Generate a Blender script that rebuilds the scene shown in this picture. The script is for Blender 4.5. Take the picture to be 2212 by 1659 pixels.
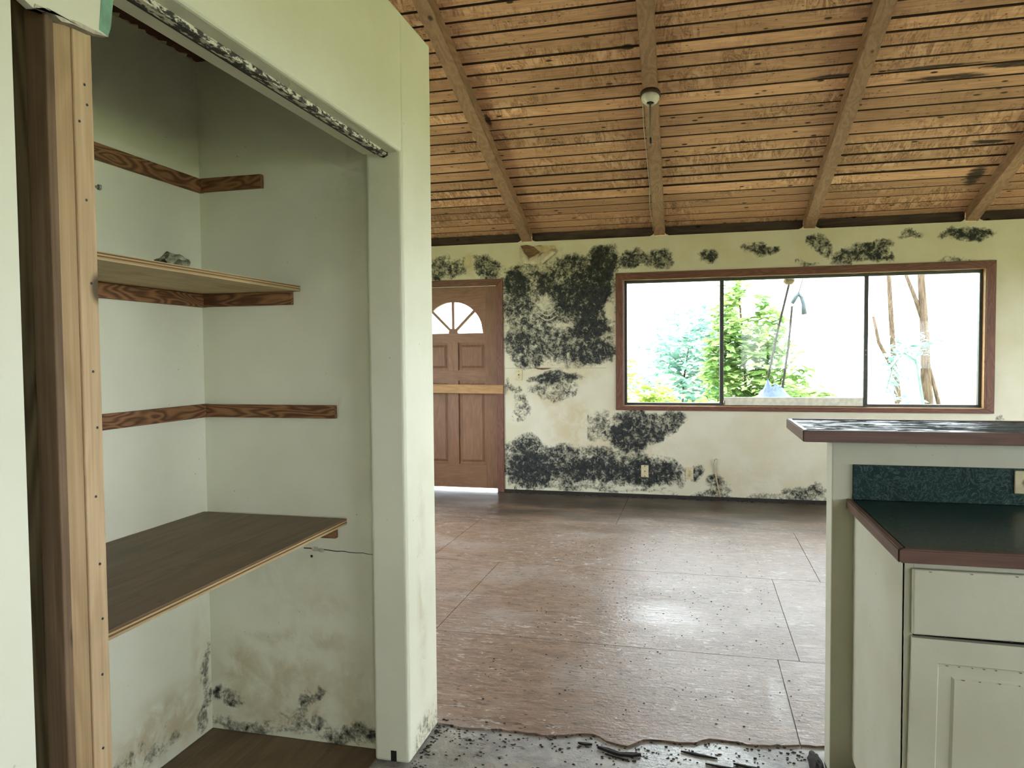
import bpy, bmesh, math, random
from mathutils import Vector, Matrix, noise as mnoise
random.seed(7)
for o in list(bpy.data.objects): bpy.data.objects.remove(o)
SC = bpy.context.scene
COL = SC.collection

# ------------------------------------------------------------------ camera
CAM_H = 1.35
yaw, pit, rol = 0.24509613, -0.03867246, -0.00843163
fw = Vector((-math.sin(yaw)*math.cos(pit), math.cos(yaw)*math.cos(pit), math.sin(pit)))
rt = Vector((math.cos(yaw), math.sin(yaw), 0)); up = rt.cross(fw)
r2 = rt*math.cos(rol)+up*math.sin(rol); u2 = up*math.cos(rol)-rt*math.sin(rol)
cd = bpy.data.cameras.new('camera'); cam = bpy.data.objects.new('camera', cd); COL.objects.link(cam)
cd.sensor_width = 36.0; cd.lens = 1593.89/2212*36.0; cd.clip_start = 0.02; cd.clip_end = 300
cam.matrix_world = Matrix(((r2.x,u2.x,-fw.x,0),(r2.y,u2.y,-fw.y,0),(r2.z,u2.z,-fw.z,CAM_H),(0,0,0,1)))
SC.camera = cam

# ------------------------------------------------------------------ sky and exposure
SC.view_settings.view_transform = 'Standard'; SC.view_settings.look = 'None'
SC.view_settings.gamma = 1.0; SC.view_settings.use_curve_mapping = False
SC.view_settings.exposure = 3.2
SC.cycles.use_denoising = True
SC.cycles.max_bounces = 7; SC.cycles.diffuse_bounces = 5; SC.cycles.glossy_bounces = 3; SC.cycles.use_adaptive_sampling = True; SC.cycles.adaptive_threshold = 0.05; SC.cycles.adaptive_min_samples = 12; SC.cycles.transparent_max_bounces = 12
SC.cycles.sample_clamp_indirect = 6.0
SC.cycles.caustics_reflective = False; SC.cycles.caustics_refractive = False
wd = bpy.data.worlds.new('sky'); SC.world = wd; wd.use_nodes = True
bg = wd.node_tree.nodes['Background']
bg.inputs[0].default_value = (0.86, 0.94, 1.0, 1); bg.inputs[1].default_value = 1.6

def portal(name, loc, rot, sx, sy):          # guides sky light through a window opening
    ld = bpy.data.lights.new(name, 'AREA'); ld.shape = 'RECTANGLE'; ld.size = sx; ld.size_y = sy
    ld.cycles.is_portal = True
    o = bpy.data.objects.new(name, ld); o.location = loc; o.rotation_euler = rot; COL.objects.link(o)
H = math.pi/2
YW = 7.034                                    # front face of the far wall
XR, XL, YB = 4.1, -3.45, -2.6                 # right, left and back walls
WIN = (-0.672, 2.372, 0.862, 2.056)           # far window opening x0 x1 z0 z1
KW = (-1.7, 1.7, 0.95, 1.98)                   # kitchen window in the right wall  y0 y1 z0 z1
LW = (3.0, 6.2, 0.6, 2.1)                    # living room window in the right wall
WW = (3.2, 6.0, 0.6, 2.1)                    # window in the left wall
BW = (0.9, 2.1, 0.9, 2.0)                   # unseen back wall opening, added to light camera-facing sides, x0 x1 z0 z1
portal('portal_far_window', ((WIN[0]+WIN[1])/2, YW+0.2, (WIN[2]+WIN[3])/2), (-H,0,0), WIN[1]-WIN[0], WIN[3]-WIN[2])
portal('portal_kitchen_window', (XR+0.2, (KW[0]+KW[1])/2, (KW[2]+KW[3])/2), (H,0,H), KW[1]-KW[0], KW[3]-KW[2])
portal('portal_side_window', (XR+0.2, (LW[0]+LW[1])/2, (LW[2]+LW[3])/2), (H,0,H), LW[1]-LW[0], LW[3]-LW[2])
portal('portal_left_window', (XL-0.2, (WW[0]+WW[1])/2, (WW[2]+WW[3])/2), (H,0,-H), WW[1]-WW[0], WW[3]-WW[2])
portal('portal_back_opening', ((BW[0]+BW[1])/2, YB-0.2, (BW[2]+BW[3])/2), (H,0,0), BW[1]-BW[0], BW[3]-BW[2])

# ------------------------------------------------------------------ node helper
class G:
    def __init__(s, name):
        s.m = bpy.data.materials.new(name); s.m.use_nodes = True
        s.t = s.m.node_tree; s.b = s.t.nodes['Principled BSDF']
    def n(s, typ, inp=None, **pr):
        nd = s.t.nodes.new(typ)
        for k, v in pr.items(): setattr(nd, k, v)
        for k, v in (inp or {}).items(): s.put(nd.inputs[k], v)
        return nd
    def put(s, sock, v):
        if isinstance(v, bpy.types.NodeSocket): s.t.links.new(v, sock)
        elif isinstance(v, bpy.types.Node): s.t.links.new(v.outputs[0], sock)
        else:
            if isinstance(v, (tuple, list)) and len(v) == 3 and sock.type == 'RGBA': v = (*v, 1)
            sock.default_value = v
    def math(s, op, a, b=0.0, c=None):
        nd = s.n('ShaderNodeMath', operation=op); s.put(nd.inputs[0], a); s.put(nd.inputs[1], b)
        if c is not None: s.put(nd.inputs[2], c)
        return nd.outputs[0]
    def vmath(s, op, a, b=(0,0,0)):
        nd = s.n('ShaderNodeVectorMath', operation=op); s.put(nd.inputs[0], a); s.put(nd.inputs[1], b); return nd.outputs[0]
    def mix(s, f, a, b, blend='MIX'):
        nd = s.n('ShaderNodeMix', data_type='RGBA', blend_type=blend)
        s.put(nd.inputs[0], f); s.put(nd.inputs[6], a); s.put(nd.inputs[7], b); return nd.outputs[2]
    def mr(s, v, a, b, c=0.0, d=1.0, smooth=True):
        nd = s.n('ShaderNodeMapRange', interpolation_type='SMOOTHSTEP' if smooth else 'LINEAR')
        for i, x in enumerate((v, a, b, c, d)): s.put(nd.inputs[i], x)
        return nd.outputs[0]
    def noise(s, vec, scale, detail=4, rough=0.55, dist=0.0):
        return s.n('ShaderNodeTexNoise', {'Vector': vec, 'Scale': scale, 'Detail': min(detail, 4), 'Roughness': rough, 'Distortion': dist}).outputs[0]
    def voro(s, vec, scale, out=0):
        return s.n('ShaderNodeTexVoronoi', {'Vector': vec, 'Scale': scale}).outputs[out]
    def pos(s): return s.n('ShaderNodeNewGeometry').outputs['Position']
    def obj(s): return s.n('ShaderNodeTexCoord').outputs['Object']
    def rnd(s): return s.n('ShaderNodeObjectInfo').outputs['Random']
    def objr(s, k=23.0):                     # object coordinates shifted by a per-object random amount
        r = s.math('MULTIPLY', s.rnd(), k)
        c = s.n('ShaderNodeCombineXYZ', {0: r, 1: s.math('MULTIPLY', r, 1.7), 2: s.math('MULTIPLY', r, 0.6)})
        return s.vmath('ADD', s.obj(), c.outputs[0])
    def scale(s, vec, sc): return s.vmath('MULTIPLY', vec, sc)
    def attr(s, name): return s.n('ShaderNodeAttribute', attribute_name=name).outputs['Fac']
    def blob(s, pos, cx, cy, rx, ry, ax=(0,1)):   # soft ellipse mask at a place in the world
        sep = s.n('ShaderNodeSeparateXYZ', {0: pos})
        a = s.math('DIVIDE', s.math('SUBTRACT', sep.outputs[ax[0]], cx), rx)
        b = s.math('DIVIDE', s.math('SUBTRACT', sep.outputs[ax[1]], cy), ry)
        d = s.math('SQRT', s.math('ADD', s.math('MULTIPLY', a, a), s.math('MULTIPLY', b, b)))
        return s.mr(d, 1.15, 0.2)
    def bump(s, h, strength=0.2, dist=0.01):
        nd = s.n('ShaderNodeBump', {'Height': h, 'Strength': strength, 'Distance': dist}); s.put(s.b.inputs['Normal'], nd.outputs[0])
    def out(s, col, rough=0.6, spec=None, metal=None):
        s.put(s.b.inputs['Base Color'], col); s.put(s.b.inputs['Roughness'], rough)
        if spec is not None: s.put(s.b.inputs['Specular IOR Level'], spec)
        if metal is not None: s.put(s.b.inputs['Metallic'], metal)
        return s.m

def plain(name, col, rough=0.6, spec=None, metal=None, var=0.12, scale=30):
    g = G(name); n = g.noise(g.obj(), scale, 4)
    c = g.mix(g.mr(n, .3, .7), tuple(x*(1-var) for x in col), tuple(min(1, x*(1+var)) for x in col))
    return g.out(c, rough, spec, metal)

AX = {'x': (1, 14, 14), 'y': (14, 1, 14), 'z': (14, 14, 1)}
def wood(name, axis, light, dark, ring=28.0, ringamt=.55, fine=.5, rough=.6, k=1.0, jitter=.15, spec=.3, bump=.15, knots=0.0, dirt=0.0):
    g = G(name); v = g.objr(); sc = tuple(a*k for a in AX[axis])
    low = g.noise(g.scale(v, tuple((8.5 if a > 2 else 1.5)*k for a in AX[axis])), 1.0, 2, .5, .3)
    rings = g.math('ADD', .5, g.math('MULTIPLY', .5, g.math('SINE', g.math('MULTIPLY', low, ring*6.28))))
    fn = g.noise(g.scale(v, tuple(a*5 if a > 2 else a*1.2 for a in sc)), 2.5, 6, .65, .3)
    big = g.noise(v, 3.0, 4)
    f = g.math('ADD', g.math('MULTIPLY', rings, ringamt), g.math('MULTIPLY', g.mr(fn, .3, .7), fine))
    col = g.mix(f, light, dark)
    jit = g.mr(g.math('FRACT', g.math('MULTIPLY', g.rnd(), 7.31)), 0, 1, 1-jitter, 1+jitter*.6, False)
    col = g.mix(1.0, col, g.n('ShaderNodeCombineColor', {0: jit, 1: jit, 2: jit}).outputs[0], 'MULTIPLY')
    col = g.mix(g.mr(big, .5, .8, 0, .4), col, tuple(x*.45 for x in dark))
    if knots:
        kd = g.voro(g.scale(v, tuple(5.5 if a > 2 else 3.5 for a in AX[axis])), 1.0)
        col = g.mix(g.mr(kd, .11, .05), col, tuple(x*.25 for x in dark))
    if dirt:
        dn = g.noise(v, 9, 8, .7)
        col = g.mix(g.mr(dn, .58, .72, 0, dirt), col, (.03, .025, .02))
    g.bump(g.math('ADD', fn, g.math('MULTIPLY', rings, .3)), bump, .004)
    return g.out(col, rough, spec)

# ------------------------------------------------------------------ mesh helpers
def wloc(p):
    l = Vector((0,0,0))
    while p is not None: l += p.location; p = p.parent
    return l
def link(name, me, mat, parent=None, smooth=False):
    o = bpy.data.objects.new(name, me)
    if mat: me.materials.append(mat)
    if smooth:
        for p in me.polygons: p.use_smooth = True
    COL.objects.link(o)
    if parent: o.parent = parent
    return o
def obj(name, bm, mat, parent=None, smooth=False):   # bm in world coordinates
    if parent: bmesh.ops.translate(bm, verts=bm.verts, vec=-wloc(parent))
    bmesh.ops.recalc_face_normals(bm, faces=bm.faces)
    me = bpy.data.meshes.new(name); bm.to_mesh(me); bm.free()
    return link(name, me, mat, parent, smooth)
def abox(bm, a, b, bev=0.0, seg=2):
    t = bmesh.new(); bmesh.ops.create_cube(t, size=1)
    for v in t.verts:
        v.co = Vector([(a[i]+b[i])/2 + v.co[i]*(b[i]-a[i]) for i in range(3)])
    if bev: bmesh.ops.bevel(t, geom=t.edges[:], offset=bev, segments=seg, affect='EDGES', profile=.5)
    me = bpy.data.meshes.new('t'); t.to_mesh(me); t.free(); bm.from_mesh(me); bpy.data.meshes.remove(me)
    return bm
def box(name, a, b, mat, parent=None, bev=0.0, seg=2):
    return obj(name, abox(bmesh.new(), a, b, bev, seg), mat, parent)
def prism(bm, pts, d):                                # polygon pts (3D, planar) extruded by vector d
    a = [bm.verts.new(p) for p in pts]; b = [bm.verts.new(Vector(p)+Vector(d)) for p in pts]
    bm.faces.new(a); bm.faces.new(b[::-1]); n = len(a)
    for i in range(n): bm.faces.new((a[i], b[i], b[(i+1)%n], a[(i+1)%n]))
    return bm
def tube(bm, pts, r, seg=8, cap=True):
    pts = [Vector(p) for p in pts]; rings = []
    rr = r if isinstance(r, (list, tuple)) else [r]*len(pts)
    for i, p in enumerate(pts):
        d = (pts[min(i+1, len(pts)-1)]-pts[max(i-1, 0)]).normalized()
        a = d.cross(Vector((0,0,1)) if abs(d.z) < .9 else Vector((1,0,0))).normalized(); c = d.cross(a)
        rings.append([bm.verts.new(p+(a*math.cos(2*math.pi*k/seg)+c*math.sin(2*math.pi*k/seg))*rr[i]) for k in range(seg)])
    for i in range(len(rings)-1):
        for k in range(seg): bm.faces.new((rings[i][k], rings[i][(k+1)%seg], rings[i+1][(k+1)%seg], rings[i+1][k]))
    if cap: bm.faces.new(rings[0][::-1]); bm.faces.new(rings[-1])
    return bm
def lathe(bm, prof, origin, axis, seg=24):            # prof: (radius, height along axis)
    z = Vector(axis).normalized(); x = z.cross(Vector((0,1,0)) if abs(z.y) < .9 else Vector((1,0,0))).normalized(); y = z.cross(x)
    rings = [[bm.verts.new(Vector(origin)+z*h+(x*math.cos(2*math.pi*k/seg)+y*math.sin(2*math.pi*k/seg))*max(r, 1e-4)) for k in range(seg)] for r, h in prof]
    for i in range(len(rings)-1):
        for k in range(seg): bm.faces.new((rings[i][k], rings[i][(k+1)%seg], rings[i+1][(k+1)%seg], rings[i+1][k]))
    bm.faces.new(rings[0][::-1]); bm.faces.new(rings[-1])
    return bm
def thing(name, label, cat, loc, group=None):
    o = bpy.data.objects.new(name, None); o.location = loc; o.empty_display_size = .05; COL.objects.link(o)
    return tag(o, label, cat, group)
def tag(o, label, cat, group=None):
    o['label'] = label; o['category'] = cat
    if group: o['group'] = group
    return o
def struct(o, label=None):
    o['kind'] = 'structure'
    if label: o['label'] = label
    return o
def sroot(name, loc=(0,0,0), label=None):
    o = bpy.data.objects.new(name, None); o.location = loc; o.empty_display_size = .05; COL.objects.link(o)
    return struct(o, label)
def grid_face(name, us, vs, place, mat, hole=None, fields=None, parent=None):
    """a finely divided wall face; fields(u, v) fills the stain attributes"""
    vid = {}; verts = []; faces = []
    def V(i, j):
        if (i, j) not in vid: vid[i, j] = len(verts); verts.append(place(us[i], vs[j]))
        return vid[i, j]
    for i in range(len(us)-1):
        for j in range(len(vs)-1):
            if hole and hole((us[i]+us[i+1])/2, (vs[j]+vs[j+1])/2): continue
            faces.append((V(i,j), V(i+1,j), V(i+1,j+1), V(i,j+1)))
    off = wloc(parent) if parent else Vector((0,0,0))
    me = bpy.data.meshes.new(name); me.from_pydata([Vector(p)-off for p in verts], [], faces)
    if fields:
        A = me.attributes.new('mold', 'FLOAT', 'POINT'); B = me.attributes.new('stain', 'FLOAT', 'POINT')
        for (i, j), k in vid.items():
            m, s = fields(us[i], vs[j]); A.data[k].value = m; B.data[k].value = s
    return link(name, me, mat, parent)
def ticks(a, b, step, extra=()):
    n = max(1, int((b-a)/step)); t = [a+(b-a)*i/n for i in range(n+1)]
    t = [x for x in t if all(abs(x-e) > step*.45 for e in extra)] + [e for e in extra if a <= e <= b]
    return sorted(t)

# ------------------------------------------------------------------ materials
def paint(name, base, warm, speck=.5, mold=True):
    g = G(name); p = g.pos()
    n = g.noise(p, 2.3, 5, .6); col = g.mix(g.mr(n, .35, .7), base, warm)
    if mold:
        m = g.attr('mold'); s = g.attr('stain')
        sn = g.noise(p, 9, 7, .65, .4)
        col = g.mix(g.math('MULTIPLY', s, g.mr(sn, .3, .65)), col, (.47, .36, .18))
        a = g.noise(p, 21, 9, .72, .5); b = g.noise(p, 75, 5, .65); w = g.noise(p, 5.5, 3)
        nn = g.math('ADD', g.math('ADD', g.math('MULTIPLY', a, .60), g.math('MULTIPLY', b, .32)), g.math('MULTIPLY', w, .12))
        nn = g.math('MULTIPLY', g.math('SUBTRACT', nn, .52), 3.5)
        t = g.math('ADD', nn, g.math('MULTIPLY', m, .87))
        veil = g.mr(t, .02, .52, 0, .78)
        core = g.mr(t, .40, .82, 0, .97)
        shade = g.noise(p, 26, 6, .7)
        gray = g.mix(g.mr(shade, .35, .65), (.10, .098, .075), (.22, .21, .155))
        blk = g.mix(g.mr(shade, .35, .7), (.008, .011, .013), (.034, .038, .036))
        m0 = g.mr(m, .05, .25)
        col = g.mix(g.math('MULTIPLY', veil, m0), col, gray)
        col = g.mix(g.math('MULTIPLY', core, m0), col, blk)
    sp = g.voro(p, 26); sn2 = g.noise(p, 3.1, 3)
    col = g.mix(g.math('MULTIPLY', g.mr(sp, .085, .04), g.mr(sn2, .5, .65, 0, speck)), col, (.10, .09, .06))
    g.bump(g.noise(p, 140, 3), .10, .002)
    return g.out(col, .6, .18)
M_far = paint('far_wall_paint', (.63, .605, .475), (.57, .535, .385), .8)
M_clo = paint('closet_paint', (.80, .80, .65), (.74, .74, .58), .5)
M_wall = paint('plain_wall_paint', (.68, .69, .60), (.62, .63, .52), .3, False)
M_cab = paint('cabinet_paint', (.52, .51, .40), (.46, .44, .33), .9)
M_stud_l = wood('stud_pale_wood', 'z', (.60, .44, .26), (.44, .30, .16), 10, .35, .5, .7, 1.0, .1, .2, .2, .5)
M_stud_d = wood('stud_brown_wood', 'z', (.22, .145, .085), (.12, .075, .043), 8, .4, .5, .75, 1.0, .1, .2, .2, .5)
M_stud_g = wood('stud_grey_wood', 'z', (.27, .22, .13), (.12, .09, .05), 14, .75, .3, .75, .8, .1, .2, .2)
M_cleat_x = wood('cleat_wood_x', 'x', (.33, .165, .072), (.10, .043, .02), 16, .8, .3, .6, 1.7, .12, .25, .2)
M_cleat_y = wood('cleat_wood_y', 'y', (.33, .165, .072), (.10, .043, .02), 16, .8, .3, .6, 1.7, .12, .25, .2)
M_ply_under = wood('plywood_face', 'y', (.60, .47, .29), (.40, .30, .165), 8, .3, .65, .7, 1.0, .05, .2, .15)
M_ply_dark = wood('plywood_weathered', 'y', (.20, .138, .080), (.115, .076, .043), 6, .35, .55, .5, .8, .08, .35, .15, 0, .35)
M_casing_x = wood('casing_wood_x', 'x', (.20, .085, .052), (.09, .038, .026), 12, .5, .5, .5, 1.2, .08, .35, .15)
M_casing_z = wood('casing_wood_z', 'z', (.20, .085, .052), (.09, .038, .026), 12, .5, .5, .5, 1.2, .08, .35, .15)
M_door_z = wood('door_wood_z', 'z', (.235, .120, .062), (.145, .070, .037), 8, .35, .5, .5, 1.2, .1, .35, .1)
M_door_x = wood('door_wood_x', 'x', (.235, .120, .062), (.145, .070, .037), 8, .35, .5, .5, 1.2, .1, .35, .1)
M_plank = wood('pine_plank_wood', 'x', (.45, .27, .12), (.30, .165, .07), 8, .4, .5, .6, 1.0, .1, .3, .1, .5)
M_edge = wood('counter_edge_wood', 'x', (.15, .070, .042), (.075, .033, .021), 9, .4, .6, .4, .9, .06, .4, .1)
M_edge_y = wood('counter_edge_wood_y', 'y', (.16, .085, .055), (.085, .042, .028), 9, .4, .6, .38, .9, .06, .4, .1)
M_rafter = wood('rafter_wood', 'y', (.38, .235, .15), (.23, .135, .085), 9, .5, .5, .7, .9, .08, .2, .25, .4, .25)
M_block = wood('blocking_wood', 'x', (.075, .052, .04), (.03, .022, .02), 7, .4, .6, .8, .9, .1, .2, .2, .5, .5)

def ceiling_wood():
    g = G('ceiling_board_wood'); v = g.objr(31); p = g.pos()
    fine = g.noise(g.scale(v, (2.2, 60, 60)), 1.5, 6, .65, .4)
    low = g.noise(g.scale(v, (.8, 6.5, 6.5)), 1.3, 2, .5, .3)
    rings = g.math('ADD', .5, g.math('MULTIPLY', .5, g.math('SINE', g.math('MULTIPLY', low, 70))))
    f = g.math('ADD', g.math('MULTIPLY', g.mr(fine, .32, .68), .6), g.math('MULTIPLY', rings, .28))
    col = g.mix(f, (.62, .38, .245), (.38, .21, .128))
    # bleached and torn raised-grain ripples running across the boards
    rp = g.noise(g.scale(v, (17, 5.0, 5.0)), 1.0, 5, .62, 1.2); area = g.noise(g.scale(p, (1.1, 3.2, 1)), 1.2, 4, .6)
    am = g.mr(area, .47, .62)
    col = g.mix(g.math('MULTIPLY', am, g.mr(rp, .52, .62, 0, .75)), col, (.68, .47, .33))
    edge = g.math('MULTIPLY', g.mr(rp, .41, .445), g.mr(rp, .50, .46))
    col = g.mix(g.math('MULTIPLY', edge, g.mr(area, .42, .6, 0, .6)), col, (.12, .06, .028))
    jit = g.mr(g.math('FRACT', g.math('MULTIPLY', g.rnd(), 9.7)), 0, 1, .74, 1.22, False)
    col = g.mix(1.0, col, g.n('ShaderNodeCombineColor', {0: jit, 1: g.math('MULTIPLY', jit, .97), 2: g.math('MULTIPLY', jit, .94)}).outputs[0], 'MULTIPLY')
    kd = g.voro(g.scale(v, (5.0, 11, 11)), 1.0); kr = g.noise(v, 6, 2)
    col = g.mix(g.mr(g.math('ADD', kd, g.math('MULTIPLY', kr, .06)), .17, .105), col, (.05, .024, .012))
    kd2 = g.voro(g.scale(v, (13, 26, 26)), 1.0)
    col = g.mix(g.mr(kd2, .135, .06, 0, .85), col, (.05, .024, .012))
    tan = g.noise(p, 1.3, 4, .6); col = g.mix(g.mr(tan, .5, .72, 0, .45), col, (.19, .10, .05))
    # black rot where the roof leaked
    rot = None
    for a in ((-1.05, 4.24, .22, .07), (2.0, 5.24, .5, .05), (1.45, 5.20, .5, .022), (2.02, 6.06, .2, .04), (1.55, 5.31, .4, .04),
              (-1.50, 5.33, .035, .14), (.86, 5.20, .25, .025), (2.1, 6.5, .10, .22), (-.42, 4.75, .06, .04)):
        b = g.blob(p, *a); rot = b if rot is None else g.math('MAXIMUM', rot, b)
    rn = g.noise(g.scale(p, (4, 30, 4)), 1.6, 7, .7)
    col = g.mix(g.mr(g.math('ADD', g.math('MULTIPLY', rot, .62), g.math('SUBTRACT', rn, .5)), .2, .6, 0, .93), col, (.016, .013, .012))
    g.bump(g.math('ADD', fine, rp), .25, .004)
    return g.out(col, .7, .2)
M_ceil = ceiling_wood()
M_groove = wood('dark_board_groove', 'x', (.055, .028, .016), (.018, .010, .008), 6, .3, .6, .8)  # darker wood for the board sides and chamfers

def floor_wood():
    g = G('floor_plywood'); v = g.objr(17); p = g.pos()
    fine = g.noise(g.scale(v, (5.5, 38, 1)), 1.4, 8, .75, .9); low = g.noise(g.scale(v, (.7, 5, 1)), 1.2, 3, .5, .4)
    rings = g.math('ADD', .5, g.math('MULTIPLY', .5, g.math('SINE', g.math('MULTIPLY', low, 60))))
    mot = g.noise(g.scale(p, (1, 1.6, 1)), 9, 6, .75)
    f = g.math('ADD', g.math('ADD', g.math('MULTIPLY', g.mr(fine, .3, .7), .38), g.math('MULTIPLY', rings, .12)), g.math('MULTIPLY', g.mr(mot, .3, .7), .42))
    col = g.mix(f, (.32, .205, .135), (.10, .058, .037))
    pat = g.noise(g.scale(p, (1, 1.5, 1)), 1.5, 6, .62)
    col = g.mix(g.mr(pat, .46, .66, 0, .65), col, (.29, .235, .20))
    scuff = g.noise(g.scale(p, (4, 11, 1)), 3.6, 8, .8, 1.0); sa = g.noise(p, 1.1, 3)
    col = g.mix(g.math('MULTIPLY', g.mr(scuff, .55, .64), g.mr(sa, .38, .60, .15, .85)), col, (.56, .50, .44))
    dk = g.noise(g.scale(p, (6, 26, 1)), 2.2, 7, .7); col = g.mix(g.mr(dk, .55, .68, 0, .8), col, (.035, .02, .014))
    sp = g.voro(g.scale(p, (15, 30, 1)), 1.0); spn = g.noise(p, 2.3, 4)
    col = g.mix(g.math('MULTIPLY', g.mr(sp, .14, .08), g.mr(spn, .34, .5)), col, (.02, .014, .01))
    w = g.voro(g.scale(p, (9, 17, 1)), 1.0); col = g.mix(g.mr(w, .06, .03, 0, .9), col, (.7, .66, .6))
    sy = g.n('ShaderNodeSeparateXYZ', {0: p}).outputs[1]    # dark band by the far wall: grime, and weaker reflection painted in
    dark_band = g.math('ADD', sy, g.math('MULTIPLY', g.math('SUBTRACT', g.noise(g.scale(p, (.9, 2.5, 1)), 1.6, 5, .6), .5), 2.2))
    col = g.mix(g.mr(dark_band, 5.4, 6.7, 0, .9), col, (.035, .024, .014))
    # film of damp: polished where wet
    wet = g.math('MAXIMUM', g.blob(p, -.36, 3.86, .62, .26), g.math('MULTIPLY', g.blob(p, .31, 2.95, .05, .42), 1.0))
    wet = g.math('ADD', wet, g.math('MULTIPLY', g.math('SUBTRACT', g.noise(g.scale(p, (2, 7, 1)), 3, 7, .7), .5), 1.1))
    rgh = g.mr(wet, .3, .9, 1, .8, True)
    rgh = g.math('MULTIPLY', rgh, g.mr(pat, .3, .7, .36, .5))
    g.bump(g.math('ADD', fine, g.noise(p, 55, 3)), .45, .004)
    return g.out(col, rgh, .5)
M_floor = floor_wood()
def concrete():
    g = G('wet_concrete'); p = g.pos()
    n = g.noise(p, 5, 9, .72); col = g.mix(g.mr(n, .3, .7), (.21, .205, .195), (.42, .40, .37))
    st = g.noise(g.scale(p, (3, 8, 1)), 2.4, 8, .7, .6); col = g.mix(g.mr(st, .6, .7, 0, .9), col, (.015, .012, .01))
    sp = g.voro(p, 60); col = g.mix(g.mr(sp, .16, .08, 0, .7), col, (.03, .026, .02))
    wet = g.noise(p, 2.2, 6, .65)
    g.bump(g.noise(p, 70, 6, .7), .5, .004)
    return g.out(col, g.mr(wet, .38, .6, .20, .5), .6)
M_conc = concrete()
def laminate(name, rough, blotch):
    g = G(name); p = g.obj()
    a = g.noise(p, 26, 7, .7, 2.2); v = g.mr(g.math('ABSOLUTE', g.math('SUBTRACT', a, .5)), .035, .0)
    b = g.noise(p, 7, 5, .6); col = g.mix(g.mr(b, .35, .7), (.003, .015, .015), (.006, .030, .027))
    col = g.mix(g.math('MULTIPLY', v, .55), col, (.10, .17, .13))
    rg = rough
    if blotch:
        d = g.noise(g.scale(p, (3, 9, 1)), 3, 7, .7, .8)
        col = g.mix(g.mr(d, .52, .66, 0, .5), col, (.14, .15, .15)); rg = g.mr(d, .4, .6, rough*.7, rough*2.2)
    return g.out(col, rg,   .2 if not blotch else .12)
M_lam = laminate('green_laminate', .5, False); M_ctr = laminate('green_counter_laminate', .30, False); M_bar = laminate('dusty_green_laminate', .42, True)
M_alu = plain('aluminium_dark_frame', (.055, .055, .048), .45, .4, .3)
M_sash = plain('sash_cream_paint', (.66, .65, .54), .5)
M_plate = plain('plate_almond_plastic', (.55, .48, .29), .4)
M_black = plain('black_slot', (.012, .011, .01), .6)
M_dark = plain('dark_rot', (.02, .016, .013), .9)
M_porc = plain('white_porcelain', (.62, .60, .54), .3, .5)
M_ring = plain('dark_brown_base', (.045, .02, .014), .5)
M_rod = plain('grey_rod', (.20, .20, .155), .5)
M_paper = plain('torn_drywall_paper', (.62, .56, .42), .8)
M_brownpaper = wood('stained_drywall_core', 'x', (.27, .16, .08), (.09, .045, .025), 9, .5, .5, .9, 3)
M_green = plain('green_board_paper', (.22, .42, .30), .8, var=.25)
M_gyp = plain('gypsum_edge', (.50, .46, .36), .9, var=.25, scale=80)
def track_paint():
    g = G('flaking_track_paint'); p = g.pos(); n = g.noise(g.scale(p, (60, 22, 60)), 1.4, 7, .7)
    return g.out(g.mix(g.mr(n, .47, .56), (.03, .025, .02), (.72, .69, .56)), .6)
M_track = track_paint()
M_ply_edge_cols = [wood('ply_edge_light', 'y', (.55, .40, .20), (.38, .25, .11), 6, .3, .5, .8, 1), wood('ply_edge_dark', 'y', (.22, .13, .06), (.12, .065, .03), 6, .3, .5, .8, 1)]
def glass():
    g = G('window_glass'); t = g.t
    tr = g.n('ShaderNodeBsdfTransparent', {0: (.97, .99, .98)}); gl = g.n('ShaderNodeBsdfGlossy', {'Roughness': .02})
    df = g.n('ShaderNodeBsdfDiffuse', {0: (.6, .6, .55)})
    d = g.mr(g.noise(g.pos(), 4, 6, .7), .5, .8, .0, .05)
    m1 = g.n('ShaderNodeMixShader'); g.put(m1.inputs[0], .012); g.put(m1.inputs[1], tr); g.put(m1.inputs[2], gl)
    m2 = g.n('ShaderNodeMixShader'); g.put(m2.inputs[0], d); g.put(m2.inputs[1], m1); g.put(m2.inputs[2], df)
    t.links.new(m2.outputs[0], t.nodes['Material Output'].inputs[0]); return g.m
M_glass = glass()
def leafmat(name, a, b, tr=.45):
    g = G(name); v = g.pos(); n = g.noise(v, 3.0, 4)
    n2 = g.noise(v, 30, 2)
    col = g.mix(g.mr(g.math('ADD', g.math('MULTIPLY', n, .6), g.math('MULTIPLY', n2, .4)), .36, .64), a, b)
    df = g.n('ShaderNodeBsdfDiffuse', {0: col}); t2 = g.n('ShaderNodeBsdfTranslucent', {0: col})
    m = g.n('ShaderNodeMixShader'); g.put(m.inputs[0], tr); g.put(m.inputs[1], df); g.put(m.inputs[2], t2)
    g.t.links.new(m.outputs[0], g.t.nodes['Material Output'].inputs[0]); return g.m
M_leaf = leafmat('leaf_green', (.10, .20, .06), (.36, .48, .17)); M_leaf2 = leafmat('leaf_blue_green', (.13, .26, .22), (.30, .45, .37))
M_leaf3 = leafmat('leaf_yellow_green', (.18, .28, .05), (.46, .52, .14))
M_bark = wood('bark', 'z', (.16, .11, .075), (.05, .035, .025), 9, .5, .6, .9, 1, .1, .1, .6)
def grass():
    g = G('lawn'); p = g.pos(); n = g.noise(p, 1.3, 8, .7)
    return g.out(g.mix(g.mr(n, .3, .7), (.30, .31, .15), (.46, .46, .25)), .9, .1)
M_grass = grass()
M_tarp = plain('blue_tarp', (.014, .036, .11), .5, var=.2, scale=12)
M_porch = plain('porch_concrete', (.45, .44, .41), .8)

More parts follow.
